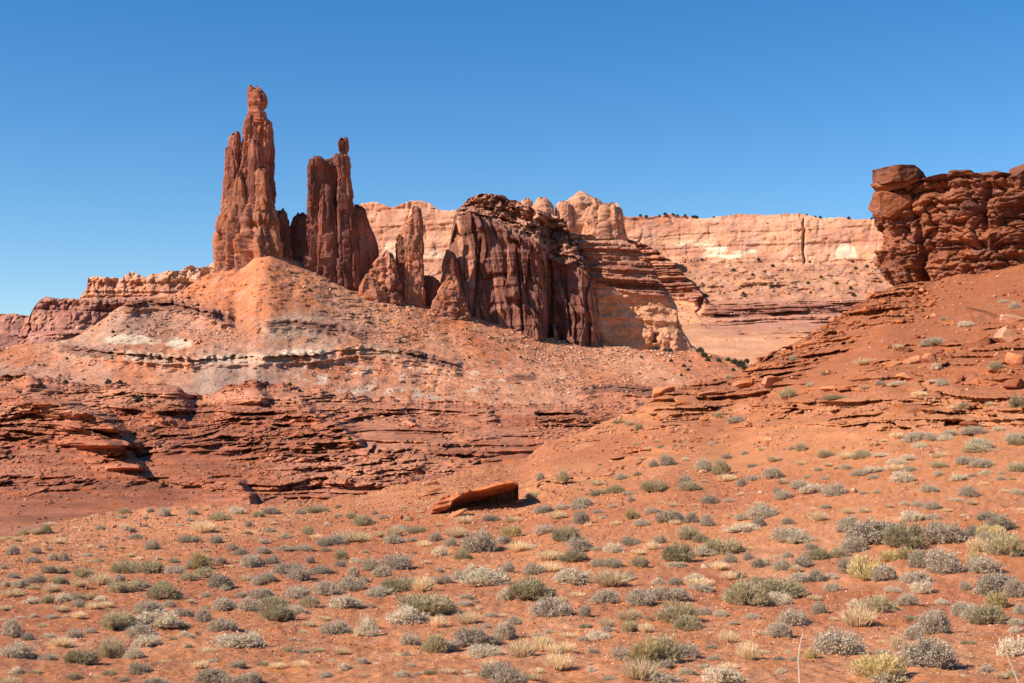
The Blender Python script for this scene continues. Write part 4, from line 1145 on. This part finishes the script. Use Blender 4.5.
def shrub_mesh(kind, seed):
    r = np.random.default_rng(seed)
    if kind == 'g':
        n = 620
        a = r.uniform(0, 2 * np.pi, n); q = np.sqrt(r.random(n))
        A = np.stack([np.cos(a) * q * .45, np.sin(a) * q * .45, np.zeros(n)], -1)
        out = q * r.uniform(.5, 1.1, n) + .1
        B = A * .6 + np.stack([np.cos(a) * out * .8, np.sin(a) * out * .8, r.uniform(.35, 1.0, n) * (1.15 - .4 * q)], -1)
        M = (A + B) / 2 + r.normal(size=(n, 3)) * .06 + np.array([0, 0, .05])
        V1, F1 = ribbons(A, M, .016, .014, r); V2, F2 = ribbons(M, B, .014, .004, r)
        V = np.concatenate([V1, V2]); Fq = np.concatenate([F1, F2 + len(V1)])
        t = np.array([.78, .58, .34]) * r.uniform(.7, 1.25, (n, 1)) * (1 + r.normal(size=(n, 3)) * .05)
        t = np.concatenate([np.repeat(t, 4, 0)] * 2)
        fol = mesh_from('blades', V, Fq, t, False)
        V1, F1 = ribbons(A[:120], A[:120] + unit(B[:120] - A[:120]) * .3, .03, .02, r)
        st = mesh_from('thatch', V1, F1, np.repeat(np.array([[.42, .33, .24]]) * r.uniform(.7, 1.2, (120, 1)), 4, 0), False)
        return fol, st
    N, M, ll, lw, col, nc = KIND[kind]
    cd = unit(np.stack([r.normal(size=nc), r.normal(size=nc), np.abs(r.normal(size=nc)) * .7 + .05], -1))
    crad = r.uniform(.62, 1.0, nc) * np.where(r.random(nc) < .2, .7, 1)
    which = r.integers(0, nc, N)
    d = unit(cd[which] + r.normal(size=(N, 3)) * .3); d[:, 2] = np.abs(d[:, 2])
    rad = crad[which] * (1 - .12 * r.random(N)) * np.where(r.random(N) < .09, 1.2, 1)
    tip = d * rad[:, None]; tip[:, 2] = tip[:, 2] * .95 + .04
    root = tip * np.array([.25, .25, .05]) + r.normal(size=(N, 3)) * .04; root[:, 2] = np.abs(root[:, 2])
    f = 1 - .5 * r.random((N, M)) ** 1.4
    c = root[:, None] + (tip - root)[:, None] * f[..., None] + r.normal(size=(N, M, 3)) * (.045 if kind in 'sp' else .035)
    c[..., 2] = np.abs(c[..., 2])
    up = .5 if kind in 'sp' else 1.0
    ld = unit(unit(tip - root)[:, None] * .9 + np.array([0, 0, up * .5]) + r.normal(size=(N, M, 3)) * (.75 if kind in 'sp' else .38))
    A = c.reshape(-1, 3); B = (c + ld * ll * r.uniform(.6, 1.3, (N, M, 1))).reshape(-1, 3)
    V, Fq = ribbons(A, B, lw, lw * .35, r)
    t = np.array(col) * r.uniform(.65, 1.35, (N, M, 1)) * (1 + r.normal(size=(N, M, 3)) * .04) * r.uniform(.85, 1.15, (N, 1, 1))
    fol = mesh_from('foliage', V, Fq, np.repeat(t.reshape(-1, 3), 4, 0), False)
    k = 150
    V1, F1 = ribbons(root[:k], tip[:k] * .92, .014, .006, r); V2, F2 = ribbons(root[:k] * np.array([.4, .4, 0]), root[:k] + (tip - root)[:k] * .3, .022, .014, r)
    st = mesh_from('stems', np.concatenate([V1, V2]), np.concatenate([F1, F2 + len(V1)]), np.repeat(np.array([[.30, .24, .19]]) * r.uniform(.6, 1.3, (2 * k, 1)), 4, 0), False)
    return fol, st


PROTO = {kd: [shrub_mesh(kd, 100 * i + ord(kd)) for i in range(5)] for kd in 'sopgy'}
for kd in PROTO:
    for fo, st_ in PROTO[kd]:
        fo.materials.append(M_LEAF); st_.materials.append(M_STEM)

# every shrub as read off the photograph: (x, base y, width, height, kind) in the scale of an enlarged crop
SHR = []


def crop(x0, y0, sc, rows):
    for u, v, w, h, kd in rows:
        SHR.append((x0 + u / sc, y0 + v / sc, w / sc, h / sc, kd))


s, o_, p, g, y = 's', 'o', 'p', 'g', 'y'
crop(0, 500, 3.731, [(130,130,40,30,g),(172,125,35,40,o_),(462,52,50,25,o_),(560,47,28,22,s),(608,62,50,35,s),(455,70,35,18,s),(540,72,25,18,s),(462,112,45,25,p),(490,122,30,25,s),(505,145,55,20,s),(705,80,30,18,s),(755,125,80,50,g),(780,118,40,20,s),(715,55,40,25,s),(817,77,70,35,o_),(880,52,55,30,p),(925,100,28,28,s),(958,65,30,25,o_),(835,112,25,18,g),(700,158,75,32,s),(805,162,50,32,s),(565,185,55,42,s),(375,180,25,18,s),(45,207,48,40,s),(115,235,55,28,s),(195,225,35,28,s),(240,230,45,35,s),(10,258,25,20,s),(865,190,40,28,s),(900,205,50,25,s),(930,252,70,52,p),(950,240,40,45,s),(178,272,55,30,s),(740,260,90,60,y),(770,245,50,40,s),(825,240,40,30,s),(700,262,40,35,s),(45,290,45,22,s),(305,290,70,40,o_),(470,275,110,55,o_),(560,275,100,50,o_),(650,275,60,35,s),(700,300,70,30,o_),(755,290,70,38,o_),(130,310,65,35,s),(15,325,35,25,s),(70,325,55,35,s),(210,315,70,35,o_),(290,325,50,30,g),(370,320,80,50,g),(440,305,50,28,s),(430,350,70,45,o_),(480,345,80,45,o_),(520,330,60,40,s),(815,330,90,55,s),(830,335,60,25,p),(955,320,40,40,s),(40,360,80,30,g),(120,335,40,18,g),(185,345,60,35,g),(170,385,50,40,o_),(225,382,70,35,p),(275,370,50,30,s),(290,402,60,35,s),(330,375,50,30,o_),(345,410,50,30,g),(15,410,40,20,g),(225,420,50,25,g),(605,372,125,60,o_),(770,365,45,22,p),(625,402,45,30,s),(830,410,85,50,s),(545,425,110,52,s),(930,415,90,55,s),(425,485,140,75,o_),(560,475,190,55,p),(680,435,70,35,s),(755,455,60,55,s),(190,447,50,22,s),(245,440,30,12,p),(75,442,30,10,p),(40,512,80,65,s),(100,525,45,35,s),(272,517,55,42,s),(825,490,100,55,s),(515,515,105,50,s),(545,545,100,45,p),(885,552,170,60,p),(225,550,70,35,g),(50,590,110,60,s),(410,590,105,80,o_),(300,610,120,60,o_),(495,590,75,40,p),(170,600,60,30,s),(520,650,80,50,s),(780,683,120,60,s),(860,690,90,40,s),(930,690,80,50,s),(30,690,70,35,g),(460,680,40,25,s),(570,690,90,25,s)])
crop(250, 500, 3.731, [(75,52,65,28,s),(30,65,45,22,o_),(185,52,45,22,s),(250,48,90,32,o_),(330,30,30,15,s),(372,68,42,25,o_),(420,95,80,42,o_),(465,55,25,18,s),(325,60,30,12,s),(215,130,45,35,o_),(245,145,35,20,g),(75,120,40,22,s),(300,170,105,40,s),(370,158,140,42,g),(555,120,70,30,s),(620,125,70,30,o_),(535,162,75,32,s),(540,140,60,45,g),(480,140,40,25,g),(605,155,35,18,s),(695,155,45,38,s),(770,142,75,40,g),(745,172,45,38,s),(850,192,130,85,s),(790,222,55,45,o_),(710,210,60,40,p),(945,165,50,35,s),(890,80,70,30,s),(800,90,60,35,g),(340,222,60,45,o_),(225,235,35,30,s),(340,250,45,30,s),(430,200,25,15,s),(130,190,70,22,s),(200,190,60,28,s),(45,200,60,28,s),(285,195,40,20,s),(20,245,50,40,s),(80,240,60,40,s),(140,280,110,50,s),(178,300,90,55,s),(265,278,85,35,s),(60,305,80,40,s),(25,315,45,35,s),(385,285,45,40,s),(455,262,80,50,s),(490,290,70,45,s),(555,258,120,65,s),(425,310,35,22,s),(375,340,110,60,s),(180,370,100,55,s),(280,355,100,55,s),(215,400,80,40,o_),(40,370,90,45,s),(80,400,120,40,o_),(90,455,130,60,o_),(165,430,90,40,p),(350,405,110,50,p),(480,362,100,40,p),(545,345,120,65,o_),(590,320,60,30,s),(640,345,80,60,g),(680,315,50,30,s),(730,310,45,35,s),(785,300,60,45,s),(710,272,28,20,s),(825,275,45,35,p),(885,318,180,60,p),(958,270,40,40,s),(955,375,60,50,p),(665,425,210,85,o_),(580,465,170,65,p),(315,500,110,55,s),(435,510,80,60,p),(435,485,60,60,g),(705,480,60,50,g),(810,465,75,55,g),(595,540,80,50,s),(690,568,90,75,o_),(750,565,75,45,s),(820,545,110,80,s),(895,545,80,45,s),(870,585,130,50,p),(950,520,70,75,s),(910,683,130,75,s),(890,640,60,50,g),(10,540,60,45,p),(10,690,40,45,s)])
crop(500, 510, 3.879, [(45,48,60,25,g),(15,95,35,30,s),(220,35,60,35,g),(315,55,60,60,s),(170,10,70,20,s),(340,65,25,20,g),(515,40,60,40,y),(590,15,70,25,s),(662,48,110,50,s),(745,52,55,40,s),(805,65,55,45,s),(555,65,70,25,p),(680,62,40,22,g),(950,40,70,30,s),(1000,30,70,45,s),(950,85,140,35,p),(1010,65,50,40,s),(170,97,75,45,s),(255,122,120,70,o_),(45,105,70,45,y),(15,130,50,35,s),(75,165,75,45,g),(130,145,50,12,p),(310,160,100,65,s),(300,200,130,45,o_),(195,195,90,40,g),(440,165,75,40,p),(510,140,75,40,s),(590,155,60,35,g),(620,130,60,40,s),(535,175,50,25,g),(735,115,90,60,o_),(780,130,70,40,o_),(870,170,150,65,o_),(790,180,90,35,p),(690,200,130,70,o_),(690,222,80,22,p),(30,242,55,45,s),(130,250,80,50,s),(195,240,80,40,g),(440,225,70,40,s),(385,220,60,35,s),(545,225,70,45,o_),(895,207,50,40,s),(850,235,60,35,g),(965,195,45,35,s),(1005,225,60,35,s),(285,285,150,60,p),(15,280,50,40,p),(100,350,180,85,o_),(435,300,130,65,g),(510,275,50,35,s),(415,362,105,50,s),(545,370,105,70,s),(620,350,100,60,s),(690,355,110,60,s),(683,292,60,30,s),(755,275,70,30,p),(785,315,100,35,s),(770,300,100,35,g),(890,270,60,35,g),(925,262,50,25,s),(960,370,150,100,o_),(1000,300,80,45,o_),(200,415,150,80,s),(250,415,60,40,s),(333,410,45,50,s),(700,440,160,85,o_),(730,465,110,60,o_),(790,410,60,35,s),(58,448,55,40,s),(20,500,70,65,s),(85,572,95,70,g),(165,552,80,70,g),(205,560,60,40,g),(265,553,60,45,g),(230,625,100,70,g),(385,503,85,35,p),(420,472,60,25,s),(415,455,60,40,g),(505,472,65,50,o_),(500,430,90,50,g),(565,475,55,40,g),(470,588,75,60,s),(560,600,110,110,y),(640,600,130,120,o_),(720,575,100,70,s),(640,615,60,40,s),(980,425,60,25,p),(890,515,70,45,g),(965,580,70,75,g),(550,660,130,80,g),(630,683,140,40,s),(860,683,140,70,p),(40,683,120,80,s)])
crop(764, 510, 3.938, [(20,30,60,40,s),(215,48,60,40,g),(95,58,50,28,s),(350,85,110,60,s),(590,42,90,40,p),(670,45,60,22,s),(885,38,90,38,s),(450,130,210,95,s),(560,150,170,100,o_),(720,125,150,90,s),(835,105,80,50,s),(930,80,110,55,s),(900,110,100,50,y),(960,180,150,100,o_),(880,125,60,40,s),(840,165,60,60,g),(370,165,120,60,s),(300,190,70,45,o_),(115,125,140,60,s),(150,130,120,45,p),(185,155,50,30,s),(215,195,100,50,o_),(160,230,75,50,s),(125,250,50,30,g),(70,240,65,48,s),(10,225,25,40,p),(330,250,90,70,s),(410,280,140,90,y),(490,205,90,50,y),(480,280,100,70,s),(580,200,90,50,y),(625,230,90,70,s),(720,248,130,110,s),(830,220,60,70,y),(870,245,130,70,s),(605,290,105,55,s),(205,285,60,55,s),(140,285,80,40,s),(265,278,60,25,p),(60,340,220,75,o_),(130,340,100,50,o_),(60,370,95,50,p),(272,328,70,38,p),(515,320,75,20,p),(628,335,80,50,p),(575,375,80,52,s),(925,335,160,95,s),(990,345,80,80,s),(800,315,50,40,s),(925,380,80,60,y),(455,400,125,70,o_),(380,460,105,85,g),(222,408,55,55,s),(120,455,105,75,s),(65,502,100,65,s),(680,485,120,105,s),(600,515,75,65,s),(780,420,80,60,s),(830,430,90,60,p),(890,450,140,70,o_),(1010,410,40,45,p),(300,565,170,105,s),(190,588,60,40,y),(118,595,35,25,s),(650,620,220,110,s),(525,560,40,70,g),(470,670,190,95,y),(500,690,150,55,p),(990,580,110,85,p),(630,690,50,15,s)])
crop(764, 430, 3.938, [(150,85,45,40,o_),(112,80,25,18,s),(245,110,65,35,o_),(325,118,60,30,g),(390,118,80,32,o_),(525,38,45,30,g),(585,50,60,40,s),(660,45,60,30,s),(720,40,60,25,p),(840,20,100,20,s),(845,90,100,40,o_),(795,135,65,38,s),(860,150,90,35,s),(880,180,50,22,p),(995,165,60,45,o_),(1000,65,60,40,o_),(40,195,80,45,s),(75,215,45,25,g),(145,228,65,38,s),(195,250,100,40,p),(80,272,75,40,s),(280,260,90,60,s),(250,195,40,15,s),(385,182,70,30,s),(440,165,90,25,p),(325,160,40,22,s),(215,160,35,15,s),(150,140,40,20,g),(530,135,80,25,p),(570,125,60,22,p),(620,70,60,25,p),(580,165,50,25,s),(550,205,90,50,p),(435,195,45,18,p),(520,165,60,30,g),(690,110,60,25,g),(695,150,70,30,o_),(688,185,35,30,s),(775,205,70,28,p),(825,190,30,15,s),(655,248,70,32,p),(815,262,75,42,s),(755,280,60,15,p),(665,315,60,35,s),(610,300,50,22,s),(1005,255,50,25,p),(450,250,45,15,p),(395,255,30,20,s),(470,105,70,15,p),(40,125,50,25,g)])
crop(500, 430, 3.657, [(145,185,35,35,s),(232,190,48,42,o_),(615,130,55,48,s),(565,135,35,28,s),(830,105,40,22,s),(895,90,25,15,s),(745,150,60,50,p),(810,165,70,55,o_),(445,182,45,25,p),(505,170,28,20,o_),(360,205,50,22,g),(680,195,50,32,s),(700,225,85,35,o_),(570,225,100,45,o_),(355,240,60,28,o_),(425,232,60,35,o_),(480,265,28,22,s),(412,285,35,15,p),(830,190,60,30,g),(890,210,40,30,s),(930,185,50,22,s),(1000,180,50,40,s),(925,135,40,15,s),(775,270,75,28,s),(840,262,50,14,s),(125,248,60,25,o_),(305,280,75,35,s),(285,290,50,25,p),(160,303,65,35,s),(230,290,50,20,p),(1010,115,40,18,g),(1015,245,30,40,s),(965,325,110,55,p),(470,240,50,15,p)])
crop(744, 260, 3.596, [(170,495,75,40,o_),(330,503,90,22,o_),(440,465,35,18,g),(490,450,35,20,s),(558,450,55,18,p),(365,470,30,18,o_),(632,490,50,22,g),(797,540,55,30,o_),(715,450,45,25,p),(680,440,40,12,p),(690,310,90,35,s),(720,220,25,12,s),(910,395,50,35,o_),(940,155,40,15,p),(975,175,40,25,s),(985,530,60,50,o_),(445,375,80,22,g),(290,415,30,20,o_),(180,365,30,20,o_),(240,455,30,18,p),(655,640,70,25,s),(610,650,60,30,p),(740,640,60,25,p),(830,615,70,20,s),(920,615,50,18,p),(980,655,70,35,p),(850,680,90,40,p),(695,395,40,30,p),(800,315,30,20,y),(885,525,30,18,g),(745,540,20,18,g),(60,415,25,10,o_),(555,320,35,20,g),(800,240,50,25,p)])
crop(500, 330, 3.657, [(865,340,65,30,s),(795,322,30,25,o_),(845,180,35,18,o_),(510,370,30,30,o_),(470,350,30,25,g),(435,343,40,15,o_)])
fr = random.Random(99)
n_fill = 0
while n_fill < 230:
    fx = fr.uniform(0, 1024); fy = 505 + 178 * fr.random() ** .8
    if fx > 600 and fr.random() < .3: fy = fr.uniform(440, 520)
    if any(abs(fx - a) < (c + 6) * .55 and abs(fy - b) < d * .6 + 3 for a, b, c, d, _ in SHR): continue
    if fx < 260 and fy < 515 or (425 < fx < 530 and fy < 518): continue
    fw = fr.uniform(5, 13) * (.6 + .8 * (fy - 430) / 250)
    SHR.append((fx, fy, fw, fw * fr.uniform(.35, .6), fr.choice('sspppggggo'))); n_fill += 1
del s, o_, p, g, y

WORD = {'s': 'grey sagebrush', 'o': 'olive-grey bush', 'p': 'pale low shrub', 'g': 'tan dry grass tuft', 'y': 'yellow-green bush'}
NAME = {'s': 'sagebrush', 'o': 'desert_bush', 'p': 'low_shrub', 'g': 'grass_tuft', 'y': 'rabbitbrush'}


def zone(x, y, name=True):
    if y < 455: return 'on the bare slope below the outcrop' if x > 860 else ('on the slickrock right of centre' if x > 640 else 'on the slickrock near centre')
    if y < 515:
        if x < 120: return 'on the rim at far left'
        if x < 300: return 'along the rim of the flat, left'
        if x < 440: return 'along the rim left of the overhanging slab'
        if x < 560: return 'around the overhanging slab'
        if x < 660: return 'under the slickrock, centre'
        if x < 780: return 'under the slickrock, right of centre'
        if x < 900: return 'high on the scrub slope, right'
        return 'high on the scrub slope, far right'
    row = 'upper' if y < 552 else ('middle' if y < 600 else ('lower' if y < 645 else 'bottom edge of the'))
    col = 'far left' if x < 110 else ('left' if x < 230 else ('left of centre' if x < 370 else ('just left of centre' if x < 490 else ('centre' if x < 600 else ('just right of centre' if x < 710 else ('right of centre' if x < 820 else ('right' if x < 920 else 'far right')))))))
    return 'in the %s scrub, %s' % (row, col)


def size_word(w, h):
    t = 'tall ' if h > w * .8 else ('flat ' if h < w * .36 else '')
    return ('big ' if w >= 36 else 'mid-sized ' if w >= 24 else 'small ' if w >= 13 else 'tiny ') + t


def beside(i):
    x, y, w, h, kd = SHR[i]
    best = None
    for j, (x2, y2, w2, h2, k2) in enumerate(SHR):
        if j == i or k2 == kd: continue
        dx, dy = x2 - x, (y2 - y) * 1.6
        d = math.hypot(dx, dy) / (w + w2)
        if d < .95 and (best is None or d < best[0]): best = (d, dx, dy, j)
    if best is None: return None
    _, dx, dy, j = best
    side = ('left of' if dx > 0 else 'right of') if abs(dx) > abs(dy) else ('behind' if dy > 0 else 'in front of')
    return side + ' a ' + ('' if SHR[j][2] < 24 else 'larger ' if SHR[j][2] > SHR[i][2] * 1.2 else '') + WORD[SHR[j][4]]


def ordinal(k, n):
    return ['leftmost', 'second from left', 'third from left', 'fourth from left', 'fifth from left', 'sixth from left'][k] if k < n - 1 or n == 1 else 'rightmost'


from collections import defaultdict
lab = [size_word(w, h) + WORD[kd] + ' ' + zone(x, y) for x, y, w, h, kd in SHR]


def clashes():
    dd = defaultdict(list)
    for i, l in enumerate(lab): dd[l].append(i)
    return [v for v in dd.values() if len(v) > 1]


for v in clashes():
    for i in v:
        b = beside(i)
        x, y, w, h, kd = SHR[i]
        if b: lab[i] = size_word(w, h) + WORD[kd] + ' ' + b + ' ' + zone(x, y)
SHARED = set()
for v in clashes():
    v.sort(key=lambda i: SHR[i][0])
    for k, i in enumerate(v):
        if len(v) <= 6: lab[i] = ordinal(k, len(v)) + ' of %s ' % ['two', 'three', 'four', 'five', 'six'][len(v) - 2] + lab[i]
        else: SHARED.add(i)

for i, (x, y, w, h, kd) in enumerate(SHR):
    q = hit(x, y)
    m = q[1] / F_PX
    r = random.Random(i * 7 + 3)
    fo, st_ = PROTO[kd][r.randrange(5)]
    sc_ = (w * m * .66, w * m * .66 * r.uniform(.85, 1.1), h * m * 1.08)
    loc = (q[0], q[1] + w * m * .22, q[2] - .02)
    rz = r.uniform(0, 6.28)
    words = ' '.join(lab[i].split()[:16])
    cat = 'grass tuft' if kd == 'g' else 'shrub'
    grp = {'s': 'grey sagebrush on the flat', 'o': 'olive bushes on the flat', 'p': 'pale low shrubs on the flat', 'g': 'dry grass tufts on the flat', 'y': 'yellow-green bushes on the flat'}[kd]
    if w >= 22:
        t = empty(NAME[kd], loc, words, cat, grp)
        t.rotation_euler = (0, 0, rz); t.scale = sc_
        link('blades' if kd == 'g' else 'foliage', fo, None, t)
        link('thatch' if kd == 'g' else 'stems', st_, None, t)
    else:
        t = link(NAME[kd], fo)
        tag(t, words, cat, grp)
        t.location = loc; t.rotation_euler = (0, 0, rz); t.scale = sc_

# pale dead stalks standing at the bottom edge
def stalk(name, pts, label):
    base = hit(pts[0][0], min(pts[0][1], 700))
    if pts[0][1] > 683:
        base = at(pts[0][0], 683, base[1] * .97)
    Y = float(base[1])
    P = np.array([at(a, b, Y + .02 * k) for k, (a, b) in enumerate(pts)])
    n = len(P); V = []
    for k in range(n):
        rr = .018 * (1 - .6 * k / n)
        for a in range(6): V.append(P[k] + np.array([math.cos(a * 1.047) * rr, math.sin(a * 1.047) * rr, 0]))
    V.append(P[-1] + np.array([0, 0, .03]))
    Fq = grid_faces(n, 6, True)
    top = np.array([[(n - 1) * 6 + a, (n - 1) * 6 + (a + 1) % 6, len(V) - 1, len(V) - 1] for a in range(6)])
    V = np.array(V)
    me = bpy.data.meshes.new(name)
    me.from_pydata((V - P[0]).tolist(), [], [tuple(f) for f in Fq.tolist()] + [tuple(f[:3]) for f in top.tolist()])
    a = me.attributes.new('tone', 'FLOAT_COLOR', 'POINT')
    c = np.ones((len(V), 4), np.float32); c[:, :3] = (.66, .5, .36); a.data.foreach_set('color', c.ravel())
    o = link(name, me, M_STEM); o.location = P[0]
    tag(o, label, 'dry stalk')


stalk('dry_stalk', [(800, 690), (799.6, 676), (798.5, 660), (799.6, 648), (801, 640), (803, 634)], 'tall straight pale dead stalk rising from the bottom edge, right of centre')
stalk('dry_stalk', [(1021, 690), (1016, 676), (1011, 664), (1007, 655)], 'leaning pale dead stalk at the bottom right corner')

# far-off dark bushes
def far_bush(px, py, w, sh, label, group, tone_):
    q = hit(px, py, sh)
    m = q[1] / F_PX
    o = link('distant_bush', FAR[random.randrange(3)])
    o.location = q; o.scale = (w * m * .55, w * m * .55, w * m * .75); o.rotation_euler = (0, 0, random.uniform(0, 6))
    tag(o, label, 'bush', group)


FAR = []
for i in range(3):
    r = np.random.default_rng(40 + i)
    d = unit(r.normal(size=(260, 3))); d[:, 2] = np.abs(d[:, 2])
    c = d * r.uniform(.5, 1, (260, 1))
    V, Fq = ribbons(c, c + unit(r.normal(size=(260, 3))) * .35, .13, .06, r)
    FAR.append(mesh_from('distant_bush', V, Fq, np.repeat(np.array([[.085, .082, .045]]) * r.uniform(.6, 1.4, (260, 1)), 4, 0), False))
    FAR[-1].materials.append(M_LEAF)
for px, py, w in ((700, 352, 7), (704, 357, 6), (708, 361, 5), (735, 364, 7), (741, 367, 9), (745, 370, 6), (728, 361, 5), (719, 362, 5), (733, 371, 4), (670, 352, 5), (665, 349, 4), (656, 350, 6), (671, 362, 4), (684, 367, 4), (688, 371, 4), (681, 376, 3), (651, 346, 4), (747, 362, 5), (641, 358, 3), (690, 362, 3)):
    far_bush(px, py, w, 'talus_hillside', 'dark green distant bush at the right foot of the talus below the pale slope', 'dark bushes at the talus foot', 0)
for i in range(34):
    px = random.uniform(10, 560); py = float(np.interp(px, [q[0] for q in TTOP], [q[1] for q in TTOP])) + random.uniform(6, 60)
    if py < 385: far_bush(px, py, random.uniform(1.8, 3.4), 'talus_hillside', 'tiny dark bush dotted on the talus slope under the spires', 'tiny bushes on the talus', 0)
for i in range(46):
    px = random.uniform(640, 875); py = random.uniform(258, 298) if random.random() < .75 else random.uniform(300, 340)
    far_bush(px, py, random.uniform(1.6, 4.2), 'mesa', 'tiny dark bush dotted on the slope below the pale mesa cliff', 'tiny bushes below the mesa cliff', 0)
for i in range(22):
    px = random.choice([random.uniform(672, 700), random.uniform(632, 730), random.uniform(805, 875)])
    far_bush(px, 100, random.uniform(1.5, 3.4), 'mesa', 'tiny dark bush on the rim of the pale mesa against the sky', 'tiny bushes on the mesa rim', 0)
for px, py, w in ((138, 402, 9), (108, 382, 6), (120, 384, 5), (66, 382, 5), (40, 385, 4), (300, 392, 4), (350, 440, 4), (380, 452, 4), (160, 448, 4), (290, 384, 4)):
    far_bush(px, py, w, 'ledge_terraces', 'small green bush growing among the dark red ledges', 'bushes among the red ledges', 0)
